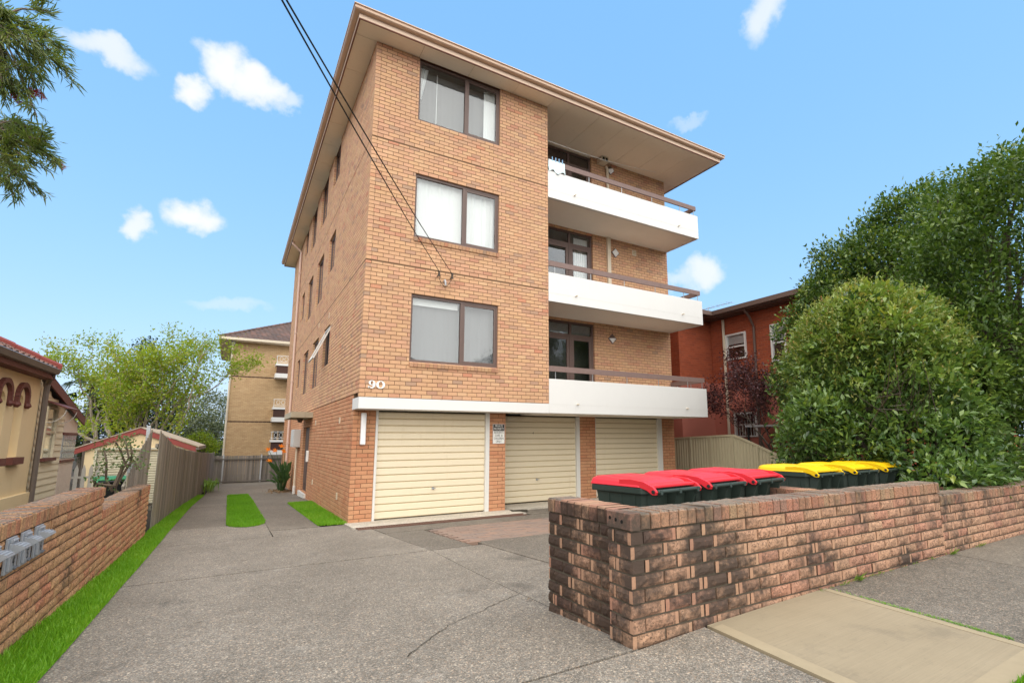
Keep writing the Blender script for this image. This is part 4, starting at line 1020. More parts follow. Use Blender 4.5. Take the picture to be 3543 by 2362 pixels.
# ------------------------------------------------------------------ wheelie bins
def make_bin(lid, label, group, H=.942):
    t = thing('wheelie_bin', (0, 0, 0), label, 'bin', group)
    # local: x across, handle side towards -y (street), front towards +y
    W, D = .29, .33; lv = [(0.06, .215, -.22, .20), (.30, .235, -.245, .24), (H-.14, .262, -.275, .30), (H-.06, .268, -.285, .315)]
    m = MB(); vs = []
    for (z, hx, ya, yb) in lv:
        c = .05
        vs += [(-hx+c, ya, z), (hx-c, ya, z), (hx, ya+c, z), (hx, yb-c, z), (hx-c, yb, z), (-hx+c, yb, z), (-hx, yb-c, z), (-hx, ya+c, z)]
    n = 8; fs = [tuple(range(8))[::-1]]
    for k in range(len(lv)-1): fs += [(k*n+i, k*n+(i+1) % n, (k+1)*n+(i+1) % n, (k+1)*n+i) for i in range(n)]
    m.add(vs, fs); b = m.build('body', 'bin_green', t)
    m = MB(); hx, ya, yb, z0, z1 = W, -.30, .35, H-.085, H-.035; c = .055
    pl = [(-hx+c, ya), (hx-c, ya), (hx, ya+c), (hx, yb-c), (hx-c, yb), (-hx+c, yb), (-hx, yb-c), (-hx, ya+c)]
    m.prism(pl, 2, z0, z1); m.build('rim', 'bin_green', t, bevel=.008)
    m = MB()
    for sx in (-1, 1):
        for y in (-.16, -.02, .12):
            m.box(sx*.262-.008, sx*.262+.012*1, y-.006, y+.006, H-.26, H-.085)
    for x in (-.12, .02, .14): m.box(x-.005, x+.005, .30, .335, H-.26, H-.085)
    m.build('rib', 'bin_green', b)
    # lid: domed tray with a raised panel, hinged on the handle side
    m = MB(); vs = []; zl = H-.033
    rings = [(0.0, 0.0), (.016, .030), (.05, .048), (.085, .052), (.10, .042), (.17, .056)]
    for (ins, up) in rings:
        hx = W+.006-ins; a, bb = -.285+ins, .365-ins; c = max(.02, .06-ins*.3)
        for (px_, py_) in [(-hx+c, a), (hx-c, a), (hx, a+c), (hx, bb-c), (hx-c, bb), (-hx+c, bb), (-hx, bb-c), (-hx, a+c)]:
            vs.append((px_, py_, zl+up+.032*max(0, (.1-abs(py_-.02))*0)+(.035*(py_+.285)/.65 if ins > 0 else 0)*.4))
    fs = [tuple(range(8))[::-1]]
    for k in range(len(rings)-1): fs += [(k*n+i, k*n+(i+1) % n, (k+1)*n+(i+1) % n, (k+1)*n+i) for i in range(n)]
    fs.append(tuple(range((len(rings)-1)*n, len(rings)*n)))
    m.add(vs, fs); l = m.build('lid', lid, t, bevel=.006)
    for sx in (-1, 1):                                        # hinge arms reaching back over the handle
        m = MB(); x0, x1 = sx*.275-.012, sx*.275+.012
        m.prism([(-.02, zl+.052), (-.14, zl+.058), (-.27, zl+.045), (-.36, zl+.012), (-.395, zl-.022), (-.385, zl-.045), (-.355, zl-.045), (-.30, zl-.015), (-.22, zl+.005), (-.02, zl+.01)], 0, x0, x1)
        m.build('hinge_arm', lid, l)
        MB().disc((sx*.291, -.37, zl-.022), .014, (1, 0, 0), 12, .012).build('hinge_pin', 'black_plastic', l)
    MB().box(-.26, .26, -.34, -.25, zl-.002, zl+.022).build('rear_panel', lid, l, bevel=.006)
    MB().prism([(.30, zl+.05), (.36, zl+.05), (.40, zl+.035), (.40, zl+.022), (.35, zl+.03), (.30, zl+.035)], 0, -.07, .07).build('grip', lid, l)
    # handle tube carried on three brackets
    MB().tube([(-.265, -.385, zl-.024), (.265, -.385, zl-.024)], .016, 10).build('handle', 'bin_green', t)
    for x in (-.23, 0, .23):
        MB().prism([(-.27, H-.09), (-.40, zl-.01), (-.405, zl-.045), (-.37, zl-.06), (-.30, H-.30), (-.265, H-.42)], 0, x-.014, x+.014).build('handle_bracket', 'bin_green', t)
    for sx in (-1, 1):
        w_ = MB().disc((sx*.235, -.245, .10), .10, (1, 0, 0), 20, .045).build('wheel', 'black_plastic', t)
        MB().disc((sx*.235, -.245, .10), .045, (1, 0, 0), 14, .052).build('hub', 'bin_green', w_)
    MB().tube([(-.24, -.245, .10), (.24, -.245, .10)], .012, 8).build('axle', 'steel_galv', t)
    return t
red = make_bin('lid_red', 'green wheelie bin with red lid', 'red lidded bins behind the low wall')
yel = make_bin('lid_yellow', 'green wheelie bin with yellow lid', 'yellow lidded bins behind the low wall')
RB = [(.90, -7.14, 0, 'red lidded bin beside the sooty end of the low wall'), (1.53, -7.10, 0, 'middle one of the three red lidded bins'), (2.14, -7.06, 0, 'red lidded bin next to the yellow lidded bins')]
YB = [(3.62, -6.80, 0, 'yellow lidded bin next to the red lidded bins'), (4.42, -6.78, 0, 'middle one of the three yellow lidded bins'), (5.20, -6.76, 0, 'yellow lidded bin against the leafy bush')]
for L, pr in ((RB, red), (YB, yel)):
    for i, (x, y, rz, lb) in enumerate(L):
        o = pr if i == 0 else copy_tree(pr); o.location = (x, y, gz(x, y)-.004); o.rotation_euler = (0, 0, R((8 if pr is red else 3)+rng.uniform(-2, 2))); o['label'] = lb
gb = make_bin('lid_green', 'black bin with green lid behind the orange brick wall', None)
q_ = at(258, 1099, 1, 2.3); gb.location = (q_[0], 2.3, q_[2]-.83); gb.scale = (.9, .9, .9); gb.rotation_euler = (0, 0, R(15))
for ch in gb.children:
    if ch.name.split('.')[0] in ('body', 'rim', 'handle', 'handle_bracket'):
        ch.data = ch.data.copy(); ch.data.materials[0] = MATS['black_plastic']

# ------------------------------------------------------------------ fences
def paling_fence(name, label, p0, p1, tops, mat, face, wdt=.095, gap=.006, rails=True, posts=()):
    p0, p1 = np.array(p0, float), np.array(p1, float); L = np.linalg.norm(p1-p0); d = (p1-p0)/L; n = np.array([-d[1], d[0]])*face
    t = thing(name, (p0[0], p0[1], gz(*p0)), label, 'fence')
    s = 0
    while s < L-.03:
        w = wdt*rng.uniform(.93, 1.04); a = p0+d*s; b = p0+d*min(s+w, L)
        zt = tops(s+w/2)+rng.uniform(-.012, .012); zb = gz(*a)-.04; lean = rng.uniform(-.006, .006)
        th = .014; o = n*rng.uniform(-.004, .004)
        P = [a+o, b+o, b+o+n*th, a+o+n*th]
        m = MB(); m.add([(q[0], q[1], zb) for q in P]+[(q[0]+d[0]*lean, q[1]+d[1]*lean, zt+(rng.uniform(-.006, .006))) for q in P],
                        [(0, 1, 5, 4), (1, 2, 6, 5), (2, 3, 7, 6), (3, 0, 4, 7), (4, 5, 6, 7), (3, 2, 1, 0)], rng.random())
        m.build('paling', mat, t); s += w+gap*rng.uniform(.3, 1.8)
    if rails:
        for fz in (.22, .85):
            segs = max(1, int(L/2.4))
            for k in range(segs):
                a = p0+d*L*k/segs-n*.028; b = p0+d*L*(k+1)/segs-n*.028
                za = gz(*a)+(tops(L*k/segs)-gz(*a))*fz; zb2 = gz(*b)+(tops(L*(k+1)/segs)-gz(*b))*fz
                MB().bar((a[0], a[1], za), (b[0], b[1], zb2), .04, .07).build('rail', mat, t)
    for (s, pm, side, ex) in posts:
        q = p0+d*s+n*side; MB().box(q[0]-.03, q[0]+.03, q[1]-.03, q[1]+.03, gz(*q)-.1, tops(s)+ex).build('post', pm, t)
    return t
def top1(s): return float(np.interp(s, [0, .9, 1.6], [1.05, 1.55, 1.88]))
paling_fence('paling_fence', 'short weathered paling fence panel with raked top beside the orange wall', (-3.50, .35), (-3.40, 1.93), top1, 'paling', -1, posts=((1.62, 'steel_galv', -.06, .06),))
def top2(s): return float(np.interp(s, [0, .8, 2.2, 4.0, 7, 14], [1.84, 1.72, 1.52, 1.42, 1.30, 1.10]))
paling_fence('paling_fence', 'long weathered paling fence running back along the drive', (-3.28, 1.97), (-2.72, 18.2), top2, 'paling', -1)
def top3(s): return .92
paling_fence('paling_fence', 'weathered paling fence with steel posts across the back of the drive', (-2.72, 18.35), (.6, 18.35), top3, 'paling_rear', 1, posts=((.38, 'steel_galv', -.05, .05), (1.95, 'steel_galv', -.05, .05)), rails=False)
rf = [o for o in bpy.data.objects if o.name.startswith('paling_fence')][-1]
for z in (.73, -.30): MB().box(-2.7, .6, 18.25, 18.32, z, z+.06).build('rail', 'paling_rear', [o for o in COL.objects if o.get('label', '').endswith('across the back of the drive')][0])
# steel post behind the orange wall
m = MB(); m.box(-3.66, -3.58, 1.55, 1.62, -.2, 1.27); single(m, 'steel_post', 'steel_galv', (-3.62, 1.58, -.1), 'bare galvanised steel post behind the orange brick wall', 'post')
# ribbed metal fence at the right boundary
cb = thing('metal_fence', (11.2, 1, 0), 'ribbed cream steel fence between the flats and the red house', 'fence')
def cbtop(y): return float(np.interp(y, [-1.6, .0, .15, 2.6, 9], [1.06, 1.70, 1.74, 1.65, 1.65]))
y = -1.55
while y < 8.8:
    y1 = y+.86; m = MB(); vs = []; k = 0; prof = []
    yy = y
    while yy < y1-.01:
        for dy, dx in ((0, 0), (.055, 0), (.07, .03), (.095, .03), (.108, 0)): prof.append((min(yy+dy, y1), 11.2-dx))
        yy += .108
    for (a, b) in prof: vs += [(b, a, .0), (b, a, cbtop(a)-.03)]
    m.add(vs, [(2*i, 2*i+2, 2*i+3, 2*i+1) for i in range(len(prof)-1)]); m.build('sheet', 'cbond', cb)
    m = MB(); a = y
    while a < y1-.01:
        b = min(a+.43, y1); m.bar((11.19, a, cbtop(a)), (11.19, b+.002, cbtop(b)), .075, .055); a = b
    m.build('top_rail', 'cbond', cb)
    MB().box(11.14, 11.20, y-.03, y+.03, 0, cbtop(y)+.01).build('post', 'cbond', cb); y = y1
m = MB().box(11.1, 11.33, -7.6, -1.62, 0, .78); nw = thing('boundary_wall', (11.2, -4, .2), 'low brick wall in front of the cream steel fence', 'wall'); m.build('wall', 'brick_rough', nw)
k = -7.58
while k < -1.7: MB().box(11.09, 11.34, k, k+.076, .78, .88, rng.random()).build('coping_brick', 'brick_coping', nw); k += .086

# ------------------------------------------------------------------ cream brick flats at the rear
RBY = 27.0
rb = thing('rear_apartment_building', (2, RBY, -.4), 'cream brick block of flats with brown bands behind the back fence', 'building')
def PX3(x, y): return at(x, y, 1, RBY)
xl = PX3(520, 950)[0]; zt = PX3(527, 786)[2]; b1 = PX3(528, 864)[2]; b2 = PX3(520, 967)[2]
w3 = Wall(); r0 = int(-.5/C); rt = int(zt/C)
rb1, rb2 = int(b1/C), int(b2/C)
for r in range(0, rt+1):
    if r in (rb1, rb2): w3.lay('F', RBY, [r], (xl, 3.2), [], mat='brick_dark', mod=.235, depth=.08)
    else: w3.lay('F', RBY, [r], (xl, 3.2), [], mat='brick_cream', mod=.235, depth=.08)
w3.finish(rb)
MB().box(xl+.005, 3.3, RBY+.006, RBY+9, -.6, (rt+1)*C).build('wall_body', 'mortar_cream', rb)
ze = (rt+1)*C
MB().box(xl-.62, 9, RBY-.55, RBY+9.5, ze, ze+.05).build('eave', 'soffit_white', rb)
MB().box(xl-.66, 9, RBY-.68, RBY-.55, ze+.02, ze+.17).build('gutter', 'cream_pipe', rb); MB().box(xl-.75, xl-.62, RBY-.68, RBY+9.5, ze+.02, ze+.17).build('gutter', 'cream_pipe', rb)
# tiled hip roof: courses of pan tiles
rfm = MB(); rfm.add([(xl-.7, RBY-.62, ze+.14), (9, RBY-.62, ze+.14), (9, RBY+5, ze+2.75), (xl+4.2, RBY+5, ze+2.75)], [(0, 1, 2, 3)]); rfm.add([(xl-.7, RBY-.62, ze+.14), (xl+4.2, RBY+5, ze+2.75), (xl-.7, RBY+10, ze+.14)], [(0, 1, 2)])
roof = rfm.build('roof', 'tile_dark', rb)
tl = MB(); L = math.hypot(5.62, 2.61); ny, nz = 2.61/L, 5.62/L
tlist = []
for r in range(18):
    s0 = r*.33
    y = RBY-.62+s0*5.62/L; z = ze+.14+s0*2.61/L
    x = xl-.7+s0*4.9/L+.0
    while x < 2.6:
        tlist.append((x, y, z)); x += .30
def tile_mesh():
    m = MB(); vs = []; n = 6
    for s in (0, .36):
        for k in range(n+1):
            u = .30*k/n; hgt = .028*math.sin(math.pi*min(1, k/4)) if k <= 4 else -.006
            q = np.array([u, s*5.62/L, s*2.61/L])+(hgt+.02+(.022 if s == 0 else 0))*np.array([0, -ny, nz]); vs.append(tuple(q))
    m.add(vs, [(k, k+1, n+2+k, n+1+k) for k in range(n)]+[])
    vs2 = [(v[0], v[1]+.01*ny, v[2]-.03) for v in vs[:n+1]]; m.add(vs[:n+1]+vs2, [(k, n+1+k, n+2+k, k+1) for k in range(n)])
    me = m.mesh('tile'); me.materials.append(MATS['tile_dark']); return me, m
TM, tmb = tile_mesh()
tlist.sort(key=lambda q: -1 if (lambda P: 490 < P[0]/DS < 690 and P[1] > 0)(project(q)) else 1)
extra = MB()
for i, q in enumerate(tlist):
    if i < 300:
        o = bpy.data.objects.new('tile', TM); COL.objects.link(o); o.parent = roof; o.location = np.array(q)-ORG[roof.name]; o.rotation_euler = (0, 0, rng.uniform(-.01, .01))
    else: extra.add([tuple(np.array(v)+np.array(q)) for v in tmb.v], tmb.f, rng.random())
if extra.v: extra.build('tiling', 'tile_dark', roof, kind='stuff')
hc = MB()
for k in range(20):
    t = k/20; a = np.array([xl-.7, RBY-.62, ze+.19])+t*np.array([4.9, 5.62, 2.61]); b = a+np.array([4.9, 5.62, 2.61])/19
    MB().tube([a, b], [.10, .085], 7).build('hip_tile', 'tile_dark', roof)
MB().tube([(xl+.02, RBY-.06, ze), (xl+.02, RBY-.06, -.5)], .055, 8).build('downpipe', 'cream_pipe', rb); MB().box(xl-.06, xl+.14, RBY-.2, RBY-.0, ze-.18, ze).build('rain_head', 'metal_grey', rb)
for (yb, yt) in ((870, 826), (969, 924), (1043, 1010)):
    q = PX3(630, yb); z0 = q[2]; x0 = -.02
    bal = MB().box(x0, 3.0, RBY-.95, RBY, z0, z0+.28).build('balcony', 'white_paint', rb)
    MB().box(x0+.05, 3.0, RBY-.90, RBY-.8, z0+.28, z0+.78).build('brick_front', 'brick_dark', bal); MB().box(x0+.05, x0+.14, RBY-.8, RBY, z0+.28, z0+.78).build('brick_side', 'brick_cream', bal)
    MB().box(x0, 3.0, RBY-.95, RBY, z0+.78, z0+.92).build('capping', 'white_paint', bal)
    m = MB(); y = RBY-.88
    for z in (z0+1.02, z0+1.42): m.tube([(x0+.06, y, z), (3, y, z)], .018, 6); m.tube([(x0+.06, y, z), (x0+.06, RBY, z)], .018, 6)
    for x in (x0+.06, .8, 1.6, 2.4): m.tube([(x, y, z0+.92), (x, y, z0+1.42)], .016, 6)
    for x in (.42, 1.2, 2.0):
        for sg in (-1, 1):
            m.tube([(x+sg*.14+.10*math.cos(a), y, z0+1.22+.13*math.sin(a)) for a in np.linspace(0, 6.28, 13)], .012, 5)
    m.build('balustrade', 'white_paint', bal)
pt = thing('pot_plants', (.5, RBY-.7, 1), 'dark pot plants standing on the rear balcony rail', 'pot plant')
q = PX3(630, 1043)[2]+.92
for i in range(3):
    m = MB().tube([(.25+.28*i, RBY-.75, q), (.25+.28*i, RBY-.75, q+.55)], [.08, .11], 8); m.build('pot', 'black_plastic', pt)
# ------------------------------------------------------------------ cream cottage on the left
hs = thing('cottage', (-6.5, 3, -.3), 'cream rendered cottage with maroon trim and weatherboard side', 'house')
HX = -5.6
# rendered front part with narrow arched windows (seen at an angle)
wins = [(2.66, 3.30), (1.30, 2.02)]
def H(x, y): return at(x, y, 0, HX)
wy0, wy1 = 2.95, 3.40
opn = [(2.88, 3.34, 1.36, 2.66), (1.95, 2.41, 1.36, 2.66), (1.02, 1.48, 1.36, 2.66)]
m = MB(); us = sorted({-8.0, 4.22, *[o[i] for o in opn for i in (0, 1)]})
for a, b in zip(us, us[1:]):
    o = [q for q in opn if q[0] <= a and b <= q[1]]
    if o: m.box(HX-.3, HX, a, b, -.6, o[0][2]); m.box(HX-.3, HX, a, b, o[0][3], 2.98)
    else: m.box(HX-.3, HX, a, b, -.6, 2.98)
m.build('rendered_wall', 'house_cream', hs)
MB().box(HX-.01, HX+.06, -8, 4.24, -.6, .62).build('plinth', 'house_cream', hs)
MB().box(HX-6, HX-.31, -8, 4.2, -.6, 2.98).build('wall_body', 'house_cream', hs)
for (a, b, c, d) in opn:
    cy = (a+b)/2; r = (b-a)/2
    wn = MB().box(HX-.20, HX-.14, a, b, c, d).build('window', 'house_cream', hs)
    m = MB()                                                    # round head filling the square top corners
    for k in range(10):
        t0, t1 = math.pi*k/10, math.pi*(k+1)/10
        for (s0, s1) in ((t0, t1),):
            p0, p1 = (cy+r*math.cos(s0), d-.12-r+r*math.sin(s0)+.0), (cy+r*math.cos(s1), d-.12-r+r*math.sin(s1))
            m.prism([p0, p1, (p1[0], d), (p0[0], d)], 0, HX-.13, HX-.002)
    m.build('arch_head', 'house_cream', wn)
    pts = [(HX+.03, a-.06, d-.30)]+[(HX+.03, cy-(r+.06)*math.cos(t), d-.18+(r+.02)*math.sin(t)) for t in np.linspace(0, math.pi, 11)]+[(HX+.03, b+.06, d-.30)]
    m = MB()
    for p, q in zip(pts, pts[1:]): m.bar(p, q, .085, .07, up=(1, 0, 0))
    m.build('hood_mould', 'trim_maroon', wn)
    for s in (a-.06, b+.06): MB().tube([(HX+.03, s, d-.28), (HX+.04, s, d-.33), (HX+.03, s, d-.38)], [.05, .065, .03], 8).build('corbel', 'trim_maroon', wn)
    MB().box(HX-.02, HX+.10, a-.06, b+.08, c-.14, c-.01).build('sill', 'trim_maroon', wn)
# eaves, gutter, tiles
MB().box(HX-.05, HX+.22, -8, 4.15, 2.93, 3.06).build('eave_board', 'trim_maroon', hs)
m = MB(); m.prism([(HX+.21, 3.02), (HX+.30, 3.03), (HX+.345, 3.12), (HX+.33, 3.14), (HX+.21, 3.14)], 1, -8, 3.98); m.build('gutter', 'gutter_brown', hs)
rfm = MB(); rfm.add([(HX+.27, -8, 3.12), (HX+.27, 3.95, 3.12), (HX-2.67, 1.01, 4.67), (HX-2.67, -8, 4.67)], [(0, 1, 2, 3)]); rfm.add([(HX+.27, 3.95, 3.12), (HX-5.6, 3.95, 3.12), (HX-2.67, 1.01, 4.67)], [(0, 1, 2)])
rfo = rfm.build('roof', 'tile_old', hs)
L = math.hypot(2.94, 1.55); up = np.array([1.55/L, 0, 2.94/L]); al = np.array([-2.94/L, 0, 1.55/L])
def tile2():
    m = MB(); vs = []; n = 6
    for s in (0, .34):
        for k in range(n+1):
            u = .28*k/n; hgt = .03*math.sin(math.pi*min(1, k/4)) if k <= 4 else -.006
            q = np.array([0, u, 0])+al*s+up*(hgt+.012+(.022 if s == 0 else 0)); vs.append(tuple(q))
    m.add(vs, [(k, k+1, n+2+k, n+1+k) for k in range(n)]); m.add(vs[:n+1]+[tuple(np.array(v)-up*.035) for v in vs[:n+1]], [(k, n+1+k, n+2+k, k+1) for k in range(n)])
    me = m.mesh('tile'); me.materials.append(MATS['tile_old']); return me
T2 = tile2()
for r in range(9):
    y = 3.62-r*.30
    while y > -.4:
        o = bpy.data.objects.new('tile', T2); COL.objects.link(o); o.parent = rfo
        o.location = np.array([HX+.29, y, 3.12])+al*(r*.31)-ORG[rfo.name]; o.rotation_euler = (rng.uniform(-.02, .02), 0, 0); y -= .285
for k in range(10):
    t = k/10; a = np.array([HX+.29, 3.97, 3.17])+t*np.array([-2.96, -2.96, 1.55]); b = a+np.array([-2.96, -2.96, 1.55])/9
    MB().tube([a, b], [.10, .085], 7).build('hip_tile', 'tile_red', rfo)
MB().tube([(HX+.24, 3.9, 3.05), (HX+.09, 4.24, 2.86), (HX+.08, 4.27, 2.7), (HX+.08, 4.27, -.5)], .05, 8).build('downpipe', 'gutter_brown', hs)
# weatherboard wing with falling roof
WX = HX-.03
def wtop(y): return float(np.interp(y, [4.3, 7.75], [2.93, 2.16]))
m = MB(); m.add([(WX-3, 4.3, -.6), (WX-.03, 4.3, -.6), (WX-.03, 7.7, -.6), (WX-3, 7.7, -.6), (WX-3, 4.3, 2.9), (WX-.03, 4.3, 2.9), (WX-.03, 7.7, 2.1), (WX-3, 7.7, 2.1)], [(0, 1, 5, 4), (1, 2, 6, 5), (2, 3, 7, 6), (3, 0, 4, 7), (4, 5, 6, 7)])
m.build('wing_body', 'board_cream', hs)
z = -.5; wo = (4.98, 5.72, 1.28, 2.42)
while z < 2.9:
    z1 = z+.148; y1 = 6.42
    if wtop(y1) < z1+.0: y1 = max(4.3, 4.3+(2.93-z1)/(2.93-2.16)*3.45)
    segs = [(4.32, y1)]
    if wo[2] < (z+z1)/2 < wo[3]: segs = [(4.32, min(wo[0], y1)), (wo[1], y1)]
    for (a, b) in segs:
        if b-a > .05: MB().add([(WX+.022, a, z), (WX+.022, b, z), (WX+.004, b, z1), (WX+.004, a, z1), (WX-.01, a, z), (WX-.01, b, z)], [(0, 1, 2, 3), (4, 5, 1, 0)], rng.random()).build('weatherboard', 'board_cream', hs)
    z = z1
wn = MB(); wn.box(WX-.02, WX+.035, wo[0]-.06, wo[0], wo[2], wo[3]); wn.box(WX-.02, WX+.035, wo[1], wo[1]+.06, wo[2], wo[3]); wn.box(WX-.02, WX+.03, wo[0], wo[1], wo[3]-.05, wo[3]); wn.box(WX-.02, WX+.025, wo[0], wo[1], 1.83, 1.88)
wo_ = wn.build('window', 'board_cream', hs)
MB().box(WX-.015, WX-.01, wo[0], wo[1], wo[2], wo[3]).build('pane', 'glass', wo_); MB().box(WX-.06, WX-.05, wo[0], wo[1], wo[2], wo[3]).build('blind', 'blind_dim', wo_)
MB().box(WX, WX+.09, wo[0]-.08, wo[1]+.08, wo[2]-.07, wo[2]).build('sill', 'trim_maroon', wo_)
m = MB(); m.prism([(WX+.0, 2.52), (WX+.36, 2.36), (WX+.37, 2.385), (WX+.0, 2.55)], 1, wo[0]-.12, wo[1]+.12); aw = m.build('window_hood', 'trim_maroon', hs)
for y in (wo[0]-.08, wo[1]+.08): MB().tube([(WX+.02, y, 2.05)]+[(WX+.04+.3*math.sin(t), y, 2.06+.3*(1-math.cos(t))) for t in np.linspace(0, 1.5, 8)], .008, 6).build('bracket', 'white_trim', aw)
m = MB()
for y in np.arange(6.46, 7.7, .16): m = MB().box(WX, WX+.015, y, y+.15, 1.82, wtop(y+.15)-.02).build('vertical_board', 'board_pink', hs)
for y in np.arange(6.46, 7.7, .16): MB().box(WX, WX+.015, y, y+.15, -.5, 1.2).build('vertical_board', 'board_pink', hs)
gbw = MB().box(WX-.01, WX+.012, 6.46, 7.7, 1.2, 1.82).build('glass_block_window', 'white_trim', hs)
for i in range(6):
    for j in range(4): MB().box(WX+.008, WX+.03, 6.50+i*.2, 6.68+i*.2, 1.23+j*.147, 1.365+j*.147, rng.random()).build('glass_block', 'glass_block', gbw, bevel=.012)
MB().box(WX, WX+.04, 6.44, 7.72, 1.80, 1.86).build('trim_rail', 'trim_maroon', hs); MB().box(WX, WX+.04, 6.44, 7.72, 1.13, 1.19).build('trim_rail', 'trim_maroon', hs)
m = MB(); m.bar((WX+.10, 4.35, 3.0), (WX+.10, 7.95, 2.16), .03, .20); m.build('barge_board', 'trim_maroon', hs)
m = MB(); m.add([(WX+.12, 4.3, 3.12), (WX+.12, 8.0, 2.25), (WX-3.2, 8.0, 2.25), (WX-3.2, 4.3, 3.12)], [(0, 1, 2, 3)]); m.build('wing_roof', 'gutter_brown', hs)
# pickets between the cottage and its garage
pk = thing('picket_fence', (-5.7, 8.6, -.3), 'worn white picket fence between cottage and small garage', 'fence')
for k in range(9):
    x = -6.35+k*.155; m = MB(); m.prism([(x, -.4), (x+.085, -.4), (x+.085, .86), (x+.0425, 1.0), (x, .86)], 1, 8.6, 8.62); m.build('picket', 'picket_white', pk)
for z in (.05, .62): MB().box(-6.4, -5.0, 8.62, 8.66, z, z+.06).build('rail', 'picket_white', pk)
# small fibro garage
GY = 10.0
def G(x, y): return at(x, y, 1, GY)
gl, gap_, gr_ = G(168, 1032), G(324, 983), G(447, 1026)
gg = thing('small_garage', (gap_[0], GY+2, -.4), 'small cream garage with maroon barge boards behind the paling fence', 'garage')
x0, x1, xa, ze, za = gl[0]+.28, gr_[0]-.1, gap_[0], gl[2], gap_[2]
zw = -.6
dx0, dx1, dzt = x0+.28, x1-.25, ze-.02
m = MB(); m.prism([(x0, zw), (dx0, zw), (dx0, ze-.05), (x0, ze-.05)], 1, GY, GY+.1); m.prism([(dx1, zw), (x1, zw), (x1, ze-.05), (dx1, ze-.05)], 1, GY, GY+.1)
m.build('front_pier', 'house_cream', gg)
m = MB(); m.prism([(x0, ze-.05), (x1, ze-.05), (x1, ze+.02), (xa, za-.12), (x0, ze+.02)], 1, GY, GY+.1); m.build('gable', 'house_cream', gg)
MB().box(x0+.05, x1-.05, GY+.3, GY+4.8, zw, ze).build('wall_body', 'house_cream', gg)
rd_ = MB().box(dx0, dx1, GY+.08, GY+.12, zw, dzt).build('roller_door', 'roller_cream', gg)
z = zw
while z < dzt-.05:
    MB().add([(dx0, GY+.078, z), (dx1, GY+.078, z), (dx1, GY+.05, z+.02), (dx0, GY+.05, z+.02), (dx1, GY+.05, z+.055), (dx0, GY+.05, z+.055), (dx1, GY+.078, z+.075), (dx0, GY+.078, z+.075)], [(0, 1, 2, 3), (3, 2, 4, 5), (5, 4, 6, 7)]).build('slat', 'roller_cream', rd_); z += .076
MB().box(dx0-.06, dx0, GY-.02, GY+.1, zw, dzt).build('door_frame', 'roller_cream', gg); MB().box(dx0-.06, dx1+.06, GY-.03, GY+.1, dzt, dzt+.06).build('door_frame', 'roller_cream', gg)
for (a, b) in (((gl[0], gl[2]), (xa, za)), ((xa, za), (gr_[0]+.05, gr_[2]))):
    m = MB(); m.prism([(a[0], a[1]-.16), (b[0], b[1]-.16), (b[0], b[1]), (a[0], a[1])], 1, GY-.08, GY-.04); m.build('barge_board', 'barge_red', gg)
for (a, b) in (((gl[0]-.05, gl[2]-.01), (xa, za+.012)), ((xa, za+.012), (gr_[0]+.12, gr_[2]-.01))):
    m = MB(); m.prism([(a[0], a[1]), (b[0], b[1]), (b[0], b[1]+.03), (a[0], a[1]+.03)], 1, GY-.1, GY+5.2); m.build('roof_sheet', 'sheet_roof', gg)
m = MB(); m.box(gr_[0]+.04, gr_[0]+.13, GY-.1, GY+5.3, gr_[2]-.09, gr_[2]-.02); m.build('gutter', 'gutter_brown', gg)
# ------------------------------------------------------------------ red two-storey house on the right
rh = thing('red_brick_house', (16, 4, 0), 'two storey red brick house with pink rendered ground floor', 'house')
RX_ = 13.5; BX, BY = 11.75, 2.78; zj = 3.62; zt = 6.05
w4 = Wall()
rops = [(1.23, 2.04, 4.50, 5.46), (-.35, .18, 4.2, 5.5)]
rj, rtp = int(zj/C)+1, int(zt/C)+2
w4.lay('L', RX_, range(rj, rtp), lambda r: (-3.5, BY), rops, mat='brick_red', mod=.235, depth=.09)
w4.lay('F', BY, range(rj, rtp), lambda r: (BX+(0 if r % 2 else .1), RX_), [], mat='brick_red', mod=.235, depth=.09)
w4.lay('L', BX, range(rj, rtp), lambda r: (BY+(.1 if r % 2 else 0), 9), [], mat='brick_red', mod=.235, depth=.09)
w4.finish(rh, keep=300)
m = MB(); backing(m, 'L', RX_, -3.5, BY, rj*C, zt+.2, rops); backing(m, 'F', BY, BX+.01, RX_, rj*C, zt+.2, []); backing(m, 'L', BX, BY+.01, 9, rj*C, zt+.2, []); m.build('mortar', 'mortar_red', rh)
lop = [(.97, 1.88, 1.66, 2.56)]
m = MB(); backing(m, 'L', RX_-.02, -3.5, BY-.02, -.4, rj*C, lop, t=.2, edge=0); m.box(BX-.02, RX_, BY-.02, BY+.2, -.4, rj*C); m.box(BX-.02, BX+.2, BY+.2, 9, -.4, rj*C)
m.build('rendered_base', 'render_pink', rh)
MB().box(RX_+.2, 22, -3.5, 9, -.4, zt+.2).build('wall_body', 'brick_red', rh); MB().box(BX+.25, RX_+.2, BY+.3, 9, -.4, zt+.2).build('wall_body', 'brick_red', rh)
